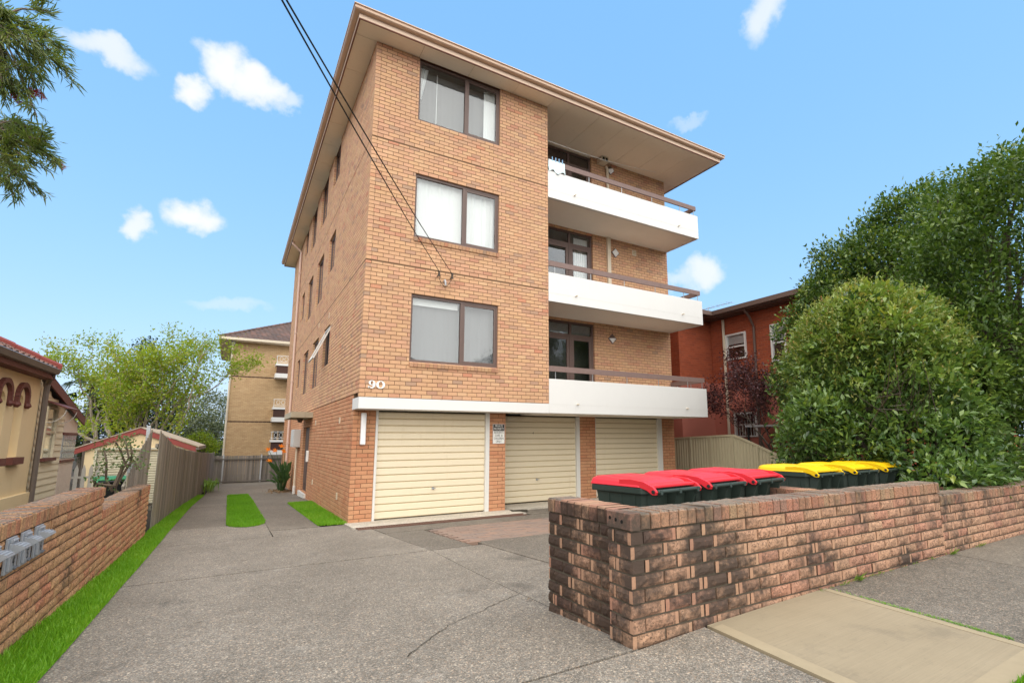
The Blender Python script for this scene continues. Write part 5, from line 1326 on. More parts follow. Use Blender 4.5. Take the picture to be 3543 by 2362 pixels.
def sash_win(y0, y1, z0, z1, bars=False):
    x = RX_-.02; f = MB(); f.box(x-.03, x+.06, y0-.07, y0, z0-.05, z1+.06); f.box(x-.03, x+.06, y1, y1+.07, z0-.05, z1+.06); f.box(x-.03, x+.06, y0, y1, z1, z1+.06); f.box(x-.05, x+.06, y0, y1, z0-.05, z0); f.box(x-.015, x+.05, y0, y1, (z0+z1)/2-.025, (z0+z1)/2+.025)
    wn = f.build('window', 'white_paint', rh)
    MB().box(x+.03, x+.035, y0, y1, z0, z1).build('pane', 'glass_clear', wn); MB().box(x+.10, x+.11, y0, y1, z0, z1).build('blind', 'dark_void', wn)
    if z1 > 3: MB().box(x+.06, x+.065, y0, y1, (z0+z1)/2+.1, z1).build('blind', 'blind_grey', wn)
    if bars:
        for k in range(7): MB().box(x-.045, x-.03, y0+(y1-y0)*(k+.5)/7-.006, y0+(y1-y0)*(k+.5)/7+.006, z0, z1).build('window_bar', 'white_paint', wn)
sash_win(1.26, 2.01, 4.54, 5.40); sash_win(-.30, .13, 4.25, 5.44); sash_win(1.02, 1.83, 1.74, 2.50, True)
m = MB(); m.box(RX_-.62, 22, -4, BY+1, zt+.05, zt+.12); m.build('eave', 'eave_brown', rh); MB().box(BX-.55, RX_, BY-.62, 9, zt+.046, zt+.116).build('eave', 'eave_brown', rh)
MB().box(RX_-.75, RX_-.62, -4, BY-.62, zt+.08, zt+.24).build('gutter', 'eave_brown', rh); MB().box(BX-.68, BX-.55, BY-.75, 9, zt+.08, zt+.24).build('gutter', 'eave_brown', rh); MB().box(BX-.68, RX_-.62, BY-.75, BY-.62, zt+.081, zt+.241).build('gutter', 'eave_brown', rh)
m = MB()
for k in range(28): m.box(RX_-.6, RX_, -3.9+k*.235, -3.88+k*.235, zt+.035, zt+.05)
m.build('eave_batten', 'gutter_brown', rh)
m = MB(); m.add([(RX_-.7, -4, zt+.2), (RX_-.7, 9, zt+.2), (22, 9, zt+.2), (22, -4, zt+.2), (17.5, 1, zt+1.1), (17.5, 4, zt+1.1)], [(0, 4, 5, 1), (1, 5, 2), (2, 5, 4, 3), (3, 4, 0)]); m.build('roof', 'tile_dark', rh)
MB().tube([(RX_-.62, .78, zt+.1), (RX_-.30, .78, zt-.2), (RX_-.08, .80, zt-.5), (RX_-.08, .86, 0)], .045, 8).build('downpipe', 'eave_brown', rh)
MB().tube([(RX_-.07, 2.12, zt), (RX_-.07, 2.12, 0)], .05, 8).build('waste_pipe', 'cream_pipe', rh)
for (y, z) in ((2.45, 3.2), (2.5, 1.2)): MB().box(RX_-.035, RX_-.01, y-.1, y+.1, z-.06, z+.06).build('air_vent', 'trim_maroon', rh)
MB().box(BX+.4, BX+.5, BY-.035, BY-.01, 1.5, 1.72).build('air_vent', 'trim_maroon', rh)
m = MB(); m.tube([(14.4, 3.6, zt), (14.4, 3.6, zt+.95)], .012, 5); m.tube([(14.4, 2.4, zt+.90), (14.4, 4.6, zt+.93)], .01, 5)
for k in range(9): m.tube([(14.15, 2.5+k*.24, zt+.9), (14.65, 2.5+k*.24, zt+.92)], .006, 4)
an = single(m, 'roof_antenna', 'metal_grey', (14.4, 3.6, zt), 'thin rooftop television antenna on the red brick house', 'antenna')
# clutter beside the red house: a small awning, a trolley, the neighbour's bin
nb_ = copy_tree(yel); nb_.location = (12.3, -2.2, .12); nb_['label'] = 'yellow lidded bin in the yard of the red house'; nb_['group'] = ''
del nb_['group']
aw = thing('carport_awning', (12.7, -.6, .2), 'grey sheet awning on a post beside the red house', 'awning')
MB().box(12.1, 13.4, -1.5, .4, 2.0, 2.06).build('roof_sheet', 'metal_grey', aw); MB().box(12.12, 12.17, -1.45, -1.4, 0, 2.0).build('post', 'black_plastic', aw); MB().box(12.12, 12.17, .3, .35, 0, 2.0).build('post', 'black_plastic', aw)
tr = thing('shopping_trolley', (12.4, -1.5, .2), 'dark wire shopping trolley under the grey awning', 'trolley'); m = MB()
for z in (.75, .9, 1.05, 1.2): 
    for (a, b) in (((12.2, -1.85), (12.2, -1.15)), ((12.2, -1.15), (12.7, -1.15)), ((12.2, -1.85), (12.7, -1.85))): m.tube([(*a, z), (*b, z)], .008, 4)
for k in range(6): m.tube([(12.2, -1.85+k*.14, .75), (12.2, -1.85+k*.14, 1.2)], .006, 4)
m.build('basket', 'black_plastic', tr); MB().tube([(12.2, -1.85, .75), (12.25, -1.8, .2), (12.65, -1.2, .2), (12.7, -1.15, .75)], .015, 5).build('frame', 'black_plastic', tr)

# ------------------------------------------------------------------ vegetation
def leaf_mesh_arrays(P, A, L, W, fold=.15, roll=None):
    """four-vertex folded leaves: P base points, A unit directions, L lengths, W widths"""
    n = len(P); ref = nrs.normal(size=(n, 3)); S = np.cross(A, ref); S /= (np.linalg.norm(S, axis=1)[:, None]+1e-9)
    if roll is not None:                                       # roll: keep faces turned up
        S = np.cross(A, np.array([0, 0, 1.])+.55*ref); S /= (np.linalg.norm(S, axis=1)[:, None]+1e-9)
    Nn = np.cross(S, A)
    mid = P+A*(L*.45)[:, None]+Nn*(L*fold)[:, None]
    tip = P+A*L[:, None]
    V = np.stack([P, mid+S*(W/2)[:, None], tip, mid-S*(W/2)[:, None], P+A*(L*.5)[:, None]-Nn*(L*.02)[:, None]], 1)
    return V.reshape(-1, 3)
def leaf_object(name, mat, V, vals, parent, kind='stuff'):
    n = len(V)//5; me = bpy.data.meshes.new(name); off = ORG[parent.name]
    k = np.arange(n)*5
    F = np.stack([np.stack([k, k+1, k+2], 1), np.stack([k, k+2, k+3], 1)], 1).reshape(-1, 3)
    me.vertices.add(len(V)); me.vertices.foreach_set('co', (V-off).astype(np.float32).ravel())
    me.loops.add(len(F)*3); me.loops.foreach_set('vertex_index', F.astype(np.int32).ravel())
    me.polygons.add(len(F)); me.polygons.foreach_set('loop_start', (np.arange(len(F))*3).astype(np.int32)); me.polygons.foreach_set('loop_total', np.full(len(F), 3, np.int32))
    me.update(calc_edges=True)
    a = me.attributes.new('rnd', 'FLOAT', 'FACE'); a.data.foreach_set('value', np.repeat(vals, 2).astype(np.float32))
    me.materials.append(MATS[mat]); o = bpy.data.objects.new(name, me); COL.objects.link(o); o.parent = parent
    if kind: o['kind'] = kind
    return o
def unit(v): return v/(np.linalg.norm(v, axis=-1, keepdims=True)+1e-9)
def shell_points(lobes, n, depth=.35, tuft=0):
    """points near the surface of a union of ellipsoid lobes (c, r), thinned inside other lobes"""
    lobes = [(np.array(c), np.array(r)) for c, r in lobes]; sub = []
    for c, r in lobes:                                        # uneven outline: smaller tufts pushed out of every lobe
        for k in range(tuft):
            d = unit(nrs.normal(size=3)); s = nrs.uniform(.26, .42); sub.append((c+d*r*nrs.uniform(.78, .98), r*s))
    lobes = lobes+sub
    ar = np.array([r[0]*r[1]+r[1]*r[2]+r[0]*r[2] for c, r in lobes]); cnt = (n*1.6*ar/ar.sum()).astype(int)
    out = []; nr = []
    for (c, r), m in zip(lobes, cnt):
        d = unit(nrs.normal(size=(m, 3))); s = 1-depth*nrs.rand(m)**1.7
        s *= 1+.10*np.sin(d[:, 0]*7+c[0]*3)*np.sin(d[:, 1]*6+c[1])*np.sin(d[:, 2]*8+1)
        p = np.array(c)+d*np.array(r)*s[:, None]; keep = np.ones(m, bool)
        for (c2, r2) in lobes:
            if c2 is c: continue
            keep &= (((p-np.array(c2))/np.array(r2))**2).sum(1) > .5
        out.append(p[keep]); nr.append(unit(d/np.array(r))[keep])
    return np.concatenate(out), np.concatenate(nr)
def clumps(P, Nn, per, spread):
    """each anchor becomes a spray of leaf bases"""
    n = len(P); Q = np.repeat(P, per, 0)+nrs.normal(size=(n*per, 3))*spread; M = np.repeat(Nn, per, 0); cid = np.repeat(nrs.rand(n), per)
    return Q, M, cid
def grow(mb, tips, r, p, d, L, rad, depth, bend=.35, split=2, shrink=.72, up=.15, spread=.55, seg=4):
    pts = [p]; rs = [rad]; q = p.copy(); dd = d.copy()
    for k in range(seg):
        dd = unit(dd+np.array([r.gauss(0, bend), r.gauss(0, bend), r.gauss(0, bend)])*.5+np.array([0, 0, up])*.3); q = q+dd*L/seg; pts.append(q.copy()); rs.append(rad*(1-.38*(k+1)/seg))
        if depth <= 1: tips.append((q.copy(), dd.copy()))
    mb.tube(pts, rs, 6 if rad > .03 else 4, rng.random(), cap=False)
    if depth > 0:
        ax = unit(np.cross(dd, np.array([r.gauss(0, 1), r.gauss(0, 1), r.gauss(0, 1)])))
        for k in range(split+(1 if r.random() < .35 else 0)):
            a = 2*math.pi*k/split+r.uniform(-.5, .5); side = math.cos(a)*ax+math.sin(a)*np.cross(dd, ax)
            nd = unit(dd*(1-spread*.4)+side*spread*r.uniform(.7, 1.2)); st = pts[-1] if k else pts[-2]
            grow(mb, tips, r, st.copy(), nd, L*shrink*r.uniform(.8, 1.15), rs[-1]*(.85 if k else .78), depth-1, bend, split, shrink, up, spread, seg)
def trunk_limbs(base, lobes, parent, rad, mat, n=9, h0=.3):
    mb = MB(); base = np.array(base, float); top = base+np.array([0, 0, h0])
    mb.tube([base-np.array([0, 0, .2]), base+np.array([.03, 0, h0*.5]), top], [rad*1.25, rad, rad*.9], 8)
    for k in range(n):
        c, r = lobes[k % len(lobes)]; d = unit(nrs.normal(size=3)); d[2] = abs(d[2]); t = np.array(c)+d*np.array(r)*.75
        m = (top*.45+t*.55)+nrs.normal(size=3)*.12*np.array(r).mean()
        mb.tube([top, (top+m)/2+nrs.normal(size=3)*.08, m, t], [rad*.62, rad*.45, rad*.28, rad*.08], 6)
    return mb.build('trunk', mat, parent)

# the clipped bush behind the low wall
nrs.seed(3)
bush = thing('leafy_bush', (6.75, -6.25, .4), 'big rounded glossy green bush behind the low wall beside the yellow lidded bins', 'bush')
BL = [((6.70, -6.35, 1.75), (1.50, 1.40, 1.45)), ((6.80, -6.20, 2.75), (1.36, 1.30, 1.42)), ((5.95, -6.05, 1.5), (.90, .95, 1.15)), ((7.55, -6.6, 1.9), (1.05, 1.05, 1.45)), ((6.2, -7.1, 1.35), (.95, .72, .85)), ((7.3, -7.0, 1.25), (1.0, .75, .75)), ((6.3, -6.3, 3.1), (.85, .8, .8)), ((7.3, -6.2, 3.0), (.9, .9, .85)), ((5.55, -7.45, 1.12), (.62, .36, .34)), ((6.4, -7.5, 1.12), (.7, .36, .32))]
BL = [(np.array(c), np.array(r)*np.array([.95, .95, .93])) for c, r in BL]
P, Nn = shell_points(BL, 6600, .28, 4)
ok = P[:, 2] > .55+.0*P[:, 0]
P, Nn = P[ok], Nn[ok]
# a hollow on the street side where bare twigs show
hol = at(2105, 900, 1, -7.45); dist = np.linalg.norm((P-hol)/np.array([.95, .75, .30]), axis=1); ok = dist > 1; P, Nn = P[ok], Nn[ok]
Q, M, cid = clumps(P, Nn, 9, .060)
A = unit(M*.75+nrs.normal(size=M.shape)*.6+np.array([0, 0, .25])-np.array([0, 0, .45])*(nrs.rand(len(M))[:, None] > .6))
L = .075+.055*nrs.rand(len(Q)); V = leaf_mesh_arrays(Q, A, L, L*.46, .12, roll=True)
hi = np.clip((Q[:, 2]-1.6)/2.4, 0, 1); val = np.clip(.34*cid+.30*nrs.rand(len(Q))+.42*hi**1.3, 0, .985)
X, Y, Zc = project(Q.T.T) if False else (None, None, None)
vv = Q-CAM; dep = vv@_f; size = L/dep*np.clip((-(unit(vv)*M).sum(1)), 0, 1)
xs = IMW/2+PPX+FPX*(vv@_r)/dep; size[(xs > IMW) | (dep < .5)] = 0
order = np.argsort(-size); big = order[:300]; rest = order[300:]
sel = (np.repeat(rest*5, 5).reshape(-1, 5)+np.arange(5)).ravel()
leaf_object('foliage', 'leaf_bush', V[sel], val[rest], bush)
LM = []
for k in range(4):
    m = MB(); l = 1.0; m.add([(0, 0, 0), (.24, .42, .10), (0, 1, 0), (-.24, .42, .10), (0, .5, -.02)], [(0, 1, 4), (1, 2, 4), (2, 3, 4), (3, 0, 4)], .25*k+.1)
    me = m.mesh('leaf'); me.materials.append(MATS['leaf_bush']); LM.append(me)
for i in big:
    o = bpy.data.objects.new('leaf', LM[rng.randrange(4)]); COL.objects.link(o); o.parent = bush
    a = Vector(A[i]); s = a.cross(Vector((rng.gauss(0, .4), rng.gauss(0, .4), 1))).normalized(); n_ = s.cross(a)
    o.matrix_local = Matrix.Translation(Vector(Q[i]-ORG[bush.name])) @ Matrix(((s.x, a.x, n_.x), (s.y, a.y, n_.y), (s.z, a.z, n_.z))).to_4x4() @ Matrix.Scale(float(L[i])*1.05, 4)
# young yellow shoots standing off the crown
P, Nn = shell_points([(np.array(c), np.array(r)*1.03) for c, r in BL], 3600, .06); ok = (P[:, 2] > 2.0+1.2*nrs.rand(len(P))) ; P, Nn = P[ok], Nn[ok]
D = unit(Nn*.6+np.array([0, 0, .8])+nrs.normal(size=Nn.shape)*.25); per = 7
tt = np.tile(np.linspace(.0, .16, per), len(P)); Q = np.repeat(P, per, 0)+np.repeat(D, per, 0)*tt[:, None]
A = unit(np.repeat(D, per, 0)*.6+nrs.normal(size=Q.shape)*.6+np.array([0, 0, .2])); L = (.045+.03*nrs.rand(len(Q)))*(1.1-2.2*tt)
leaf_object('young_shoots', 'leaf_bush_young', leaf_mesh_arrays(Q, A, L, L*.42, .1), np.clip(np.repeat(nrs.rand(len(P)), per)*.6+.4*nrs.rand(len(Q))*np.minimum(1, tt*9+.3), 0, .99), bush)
trunk_limbs((6.8, -6.3, .4), BL, bush, .07, 'bark_dark', 22, .35)
mb = MB()                                                     # bare twigs in the hollow
for k in range(40):
    a = np.array([6.5, -6.5, 1.6])+nrs.normal(size=3)*np.array([.5, .2, .3]); b = hol+nrs.normal(size=3)*np.array([.6, .12, .22]); mb.tube([a, (a+b)/2+nrs.normal(size=3)*.06, b], [.010, .007, .002], 4, cap=False)
mb.build('twig', 'bark_dark', bush, kind='stuff')

# the tall hedge trees behind it
nrs.seed(8)
def dense_tree(label, base, lobes, n, leaf, mat, per=9, spread=.10, trunk=.12, vshift=0.0, nl=16):
    t = thing('hedge_tree', base, label, 'tree', 'tall trees behind the bush')
    P, Nn = shell_points(lobes, n, .55, 9); Q, M, cid = clumps(P, Nn, per, spread)
    A = unit(M*.6+nrs.normal(size=M.shape)*.7+np.array([0, 0, .15])); L = leaf*(.7+.6*nrs.rand(len(Q)))
    leaf_object('crown', mat, leaf_mesh_arrays(Q, A, L, L*.46, .12, roll=True), np.clip(.55*cid+.4*nrs.rand(len(Q))+vshift, 0, .99), t)
    trunk_limbs(base, lobes, t, trunk, 'bark_dark', nl, max(.6, lobes[0][0][2]*.35))
    return t
def D3(x, y, dist):
    d = ray(x, y); return CAM+d/np.hypot(d[0], d[1])*dist
def LB(*spec): return [(D3(x, y, dist), (r*1.0, r*1.0, r*(v if v else .9))) for (x, y, dist, r, v) in spec]
T1 = LB((2010, 660, 14.5, 1.30, 0), (1915, 700, 14.2, .72, 0), (2010, 570, 14.8, .78, 0), (2100, 505, 15.0, .85, 0), (1875, 800, 14.0, .55, 0), (2130, 640, 15.3, 1.4, 0), (1875, 690, 13.8, .34, 0), (1835, 735, 13.9, .26, 0), (1950, 610, 14.4, .48, 0), (2050, 520, 14.8, .5, 0), (1985, 860, 14.6, 1.7, 0), (2100, 850, 14.8, 1.8, 0), (1905, 640, 14.4, .36, 0), (1800, 760, 13.8, .18, 0))
dense_tree('tall dense green tree overhanging the eave of the red brick house', (11.2, -4.0, .3), T1, 8800, .105, 'leaf_tree', 9, .12, .14)
T2 = LB((2240, 580, 12.2, 1.3, 0), (2340, 500, 12.0, 1.0, 0), (2340, 640, 11.8, 1.45, 0), (2260, 700, 12.4, 1.5, 0), (2350, 850, 12.0, 1.5, 0), (2190, 470, 12.6, .62, 0), (2345, 385, 11.9, .5, 0), (2430, 560, 11.6, 1.5, 0), (2270, 430, 12.2, .45, 0), (2345, 1000, 11.8, 1.4, 0), (2430, 800, 11.6, 1.7, 0))
dense_tree('tall darker green tree beside the low wall, rising behind the bush', (10.2, -6.4, .3), T2, 8800, .10, 'leaf_tree', 9, .12, .16, -.08)
# purple plum
def branch_tree(name, label, cat, base, d, L, rad, depth, leafmat, barkmat, leaf, per, lsp, seed, group=None, **kw):
    t = thing(name, base, label, cat, group); r = random.Random(seed); mb = MB(); tips = []
    for q in (d if isinstance(d, list) else [d]): grow(mb, tips, r, np.array(base, float), unit(np.array(q, float)), L, rad, depth, **kw)
    mb.build('trunk', barkmat, t)
    P = np.array([q[0] for q in tips]); Dd = np.array([q[1] for q in tips])
    Q, M, cid = clumps(P, Dd, per, lsp); A = unit(M*.5+nrs.normal(size=M.shape)*.8); Ls = leaf*(.6+.7*nrs.rand(len(Q)))
    leaf_object('crown', leafmat, leaf_mesh_arrays(Q, A, Ls, Ls*.5, .1), np.clip(.5*cid+.5*nrs.rand(len(Q)), 0, .99), t)
    return t
branch_tree('plum_tree', 'small purple leaved plum tree in front of the red brick house', 'tree', (12.6, -.6, .2), [(-.35, .1, 1), (.1, .3, 1), (-.15, -.3, 1), (-.1, .4, 1)], 1.55, .05, 4, 'leaf_purple', 'bark_dark', .085, 16, .12, 5, shrink=.74, spread=.5, up=.35)
# spring-green tree behind the small garage
sg = branch_tree('spring_tree', 'light green tree with pale twisting limbs behind the small garage', 'tree', (-6.4, 21.0, -.4), [(-.75, .1, .8), (.25, -.1, 1), (.65, .2, .9), (-.25, -.3, 1)], 2.5, .15, 5, 'leaf_spring', 'bark_pale', .135, 13, .18, 21, shrink=.76, spread=.55, up=.30, bend=.5)
branch_tree('spring_tree', 'slender light green tree leaning towards the cream flats', 'tree', (-4.7, 19.8, -.4), [(.2, .0, 1), (.45, .1, 1)], 2.3, .11, 4, 'leaf_spring', 'bark_pale', .13, 11, .16, 33, shrink=.77, spread=.42, up=.4, bend=.4)
def far_tree(label, base, lobes, n, leaf, mat, per=7, spread=.2, group='trees far behind the yards'):
    t = thing('background_tree', base, label, 'tree', group)
    P, Nn = shell_points(lobes, n, .5); Q, M, cid = clumps(P, Nn, per, spread); A = unit(M*.5+nrs.normal(size=M.shape)); L = leaf*(.7+.6*nrs.rand(len(Q)))
    leaf_object('crown', mat, leaf_mesh_arrays(Q, A, L, L*.5, .1), np.clip(.6*cid+.4*nrs.rand(len(Q)), 0, .99), t); trunk_limbs(base, lobes, t, .18, 'bark_dark', 7, 1.5)
def LY(Y, *spec): return [(at(x, y, 1, Y), (r, r, r*.95)) for (x, y, r) in spec]
far_tree('dark evergreen shrub mass behind the spring green tree', (-8.5, 24, -.4), LY(24, (215, 985, 1.0), (250, 950, .95), (180, 1000, .8), (225, 1020, 1.1)), 900, .12, 'leaf_dark', spread=.14)
far_tree('dark bushy evergreen growing among the spring green branches', (-6.2, 23.5, -.4), LY(23.5, (330, 850, .85), (300, 930, 1.2), (360, 930, 1.2), (330, 990, 1.3), (340, 800, .5)), 1100, .13, 'leaf_dark', spread=.16)
far_tree('grey green gum tree behind the small garage', (-6, 42, -.5), LY(42, (430, 985, 2.3), (400, 1010, 2.0), (455, 1010, 2.0)), 900, .22, 'leaf_olive', spread=.3)
far_tree('taller grey green gum tree beside the cream flats', (-3.5, 45, -.5), LY(45, (490, 960, 2.2), (505, 1000, 2.5), (475, 1010, 2.3), (495, 930, 1.3)), 1000, .22, 'leaf_olive', spread=.3)
far_tree('low yellow green shrub beyond the back fence corner', (-3.3, 20.5, -.4), LY(20.5, (460, 1012, .45), (480, 1025, .4), (440, 1020, .4)), 300, .10, 'leaf_spring', spread=.1, group='shrubs beyond the back fence')
# a fan palm's drooping fronds between the trees
pm = thing('fan_palm', (-8.0, 22.5, -.4), 'ragged fan palm with drooping dark fronds behind the cottage', 'palm'); c = at(215, 885, 1, 22.5)
MB().tube([(c[0]+.1, 22.5, -.5), (c[0], 22.5, c[2]*.5), (c[0], 22.5, c[2])], [.16, .12, .10], 8).build('trunk', 'bark_dark', pm)
for k in range(8):
    a = k*.8+.3; m = MB(); tip0 = np.array([c[0]+.75*math.cos(a), 22.5+.75*math.sin(a), c[2]+.35*math.sin(k*1.7)])
    m.tube([c, tip0], [.02, .012], 4)
    for j in range(14):
        b = a+(j-6.5)*.16; e = tip0+np.array([.55*math.cos(b), .55*math.sin(b), -.35-.2*abs(j-6.5)/6]); w_ = np.array([-math.sin(b), math.cos(b), 0])*.035
        m.add([tuple(tip0), tuple((tip0+e)/2+w_+np.array([0, 0, .1])), tuple(e), tuple((tip0+e)/2-w_+np.array([0, 0, .1]))], [(0, 1, 2, 3)], rng.random())
    m.build('frond', 'leaf_dark', pm)
# bottlebrush boughs hanging in from a street tree left of the view
bb = thing('bottlebrush_tree', (-5.3, -7.6, .35), 'bottlebrush tree with red flower spikes reaching over the letterbox wall', 'tree')
mb = MB(); mb.tube([(-5.3, -7.6, .2), (-5.25, -7.5, 1.5), (-5.05, -7.3, 2.8), (-4.9, -7.2, 3.6)], [.12, .10, .085, .07], 8); tw = []
r = random.Random(4)
def D4(x, y, dist=4.6): 
    d = ray(x, y); return CAM+d/np.linalg.norm(d)*dist
ends = [(int(x*.78), int(y*.93)) for x, y in [(30, 40), (75, 60), (120, 85), (165, 105), (178, 165), (150, 125), (90, 130), (60, 175), (20, 150), (105, 205), (45, 240), (15, 250), (15, 205), (40, 90), (10, 20), (125, 150), (85, 90), (150, 30),
        (55, 300), (110, 290), (95, 320), (150, 352), (165, 392), (120, 345), (60, 350), (20, 340), (40, 380), (85, 395), (15, 400), (50, 430), (90, 462), (25, 455), (70, 370), (110, 375), (5, 425), (5, 310), (30, 320)]]
src = [np.array([-4.9, -7.2, 3.6]), np.array([-5.0, -7.3, 3.0])]
for (x, y) in ends:
    e = D4(x, y, 4.6+r.uniform(-.35, .35)); s0 = src[0 if y < 270 else 1]; m1 = D4(-40, 60 if y < 270 else 330, 4.7)+nrs.normal(size=3)*.03; m2 = e*.55+m1*.45+np.array([0, 0, .05])
    mb.tube([s0, m1, m2, e], [.022, .014, .006, .003], 5, cap=False)
    for k in range(10): 
        t = k/9; p = (m2*(1-t)+e*t) if t > .0 else m2; tw.append((p+nrs.normal(size=3)*.008, unit(e-m2)))
    for b in range(2):                                        # side sprays
        t = r.uniform(.15, .9); p = m2*(1-t)+e*t; d = unit(unit(e-m2)+nrs.normal(size=3)*.55+np.array([0, 0, -.25])); q = p+d*r.uniform(.07, .15); mb.tube([p, q], [.003, .0015], 4, cap=False)
        for k in range(8): tw.append((p+(q-p)*k/7, d))
mb.build('trunk', 'bark_rose', bb)
P = np.array([q[0] for q in tw]); Dd = np.array([q[1] for q in tw]); Q, M, cid = clumps(P, Dd, 6, .012)
A = unit(M*1.0+nrs.normal(size=M.shape)*.42+np.array([0, 0, -.1])); L = .045+.035*nrs.rand(len(Q))
leaf_object('crown', 'leaf_brush', leaf_mesh_arrays(Q, A, L, L*.11, .05), np.clip(.5*cid+.5*nrs.rand(len(Q)), 0, .99), bb)
for (x, y) in ((62, 200), (82, 205), (130, 552) if False else (28, 215), (130, 368)):
    c = D4(x, y, 4.45); ax = unit(np.array([.5, .2, -.6])); n = 260; t = nrs.rand(n)*.055; th = unit(np.cross(nrs.normal(size=(n, 3)), ax))
    P = c+ax*t[:, None]; A = unit(th+ax*.25); L = .018+.006*nrs.rand(n); leaf_object('flower', 'flower_red', leaf_mesh_arrays(P, A, L, L*.10, 0), nrs.rand(n), bb, kind=None)
# dark hanging crown of the same tree further out of view keeps its boughs attached; ground plants next
st = thing('strelitzia', (-.32, 11.7, gz(-.3, 11.7)), 'bird of paradise plant with orange flowers by the side wall', 'plant')
r = random.Random(9); g0 = gz(-.3, 11.7)
for k in range(80):
    a = r.random()*6.28; out = r.uniform(.05, .32); h = r.uniform(.45, 1.22); b = np.array([-.33+.09*math.cos(a), 11.7+.16*math.sin(a), g0])
    m1 = b+np.array([out*.4*math.cos(a), out*.8*math.sin(a), h*.6]); tip = b+np.array([out*1.5*math.cos(a)-.05, out*1.9*math.sin(a), h])
    if tip[0] > -.03: tip[0] = -.05-r.random()*.1
    if m1[0] > -.03: m1[0] = -.06
    lf = MB(); lf.tube([b, m1], [.010, .006], 4, r.random(), cap=False); d = unit(tip-m1); s = unit(np.cross(d, np.array([r.gauss(0, .6), r.gauss(0, .6), 1]))); n_ = np.cross(s, d); L = np.linalg.norm(tip-m1)
    w_ = .035+.022*r.random(); lf.add([tuple(m1), tuple(m1+d*L*.4+s*w_+n_*.03), tuple(m1+d*L*.75+s*w_*.7+n_*.02), tuple(tip-np.array([0, 0, .04])), tuple(m1+d*L*.75-s*w_*.7+n_*.02), tuple(m1+d*L*.4-s*w_+n_*.03), tuple(m1+d*L*.5)], [(0, 1, 6), (1, 2, 6), (2, 3, 6), (3, 4, 6), (4, 5, 6), (5, 0, 6)], r.random())
    lf.build('leaf', 'leaf_strelitzia', st)
for (x, y) in ((618, 1034), (634, 1036), (650, 1026), (622, 1060), (655, 1038)):
    c = at(x, y, 1, 11.5); m = MB()
    for k in range(6):
        a = r.uniform(-1.2, 1.2); e = c+np.array([.14*math.sin(a)-.05, r.uniform(-.06, .06), .13*math.cos(a)]); s = np.array([.018, .01, .01]); m.add([tuple(c), tuple((c+e)/2+s), tuple(e), tuple((c+e)/2-s)], [(0, 1, 2, 3)], r.random())
    m.obox(c+np.array([-.03, 0, 0]), (.07, 0, .015), (0, .02, 0), (0, 0, .018)); fl = m.build('flower', 'flower_orange', st)
    MB().tube([np.array([-.33, 11.7, g0]), (np.array([-.33, 11.7, g0+.5])), c], [.012, .010, .008], 4, cap=False).build('stem', 'leaf_strelitzia', fl)
lt = MB()
for k in range(420):
    x, y = -.33+r.gauss(0, .22), 11.6+r.gauss(0, .45)
    if x > -.03 or x < -.95: continue
    a = r.random()*6.28; L = .05+.07*r.random(); z = gz(x, y)+.008+r.random()*.03; lt.add([(x, y, z), (x+L*math.cos(a), y+L*math.sin(a), z+.02), (x+L*math.cos(a+.25), y+L*math.sin(a+.25), z)], [(0, 1, 2)], r.random())
lt.build('leaf_litter', 'litter_leaf', st, kind='stuff')
cl = thing('strap_leaf_clump', (-2.72, 13.2, gz(-2.7, 13.2)), 'bright green strap leaved clump against the long paling fence', 'plant'); g0 = gz(-2.7, 13.2)
for k in range(90):
    a = r.random()*6.28; L = r.uniform(.35, .62); b = np.array([-2.68+r.gauss(0, .10), 13.0+r.gauss(0, .55), g0]); tip = b+np.array([.30*math.cos(a)+.05, .35*math.sin(a), L]); m_ = b*.4+tip*.6+np.array([0, 0, .12]); s = np.array([-math.sin(a), math.cos(a), 0])*.022
    tip = tip-np.array([0, 0, .12]); MB().add([tuple(b), tuple(m_+s), tuple(tip), tuple(m_-s)], [(0, 1, 2, 3)], r.random()).build('leaf', 'leaf_clump', cl)
# gnarled rose behind the orange wall
rs = thing('rose_bush', (-3.95, .4, 0), 'gnarled rose with bare stems behind the orange brick wall', 'shrub'); mb = MB(); tips = []
RP = [[(265, 1140), (262, 1115), (285, 1070), (297, 1050), (292, 1020), (285, 1005)], [(262, 1115), (285, 1060), (275, 1030), (268, 1015)], [(255, 1130), (240, 1100), (245, 1060), (238, 1030)], [(262, 1120), (300, 1060), (305, 1040), (300, 1020)], [(262, 1115), (225, 1110), (212, 1125)], [(285, 1070), (310, 1060), (318, 1075)]]
for path in RP:
    pts = [at(x, y, 1, .45)+np.array([0, nrs.normal()*.05, 0]) for x, y in path]; n = len(pts); mb.tube(pts, [.022*(1-.6*i/n) for i in range(n)], 6, cap=True)
    for q in pts[-3:]:
        for k in range(5): tips.append(q+nrs.normal(size=3)*np.array([.08, .08, .06]))
p0_ = at(265, 1140, 1, .45); mb.tube([(p0_[0], .45, -.1), p0_], [.03, .024], 6); mb.build('stem', 'bark_rose', rs)
for (x, y) in ((240, 1035), (232, 1050), (285, 1010), (292, 1025), (300, 1018), (275, 1040), (245, 1070), (225, 1075)):
    c = at(x, y, 1, .45)
    for k in range(5): tips.append(c+nrs.normal(size=3)*np.array([.07, .07, .05]))
P = np.array(tips); Q, M, cid = clumps(P, unit(nrs.normal(size=P.shape)), 4, .03); A = unit(nrs.normal(size=Q.shape)); L = .035+.03*nrs.rand(len(Q)); leaf_object('foliage', 'leaf_rose', leaf_mesh_arrays(Q, A, L, L*.55, .1), nrs.rand(len(Q)), rs)

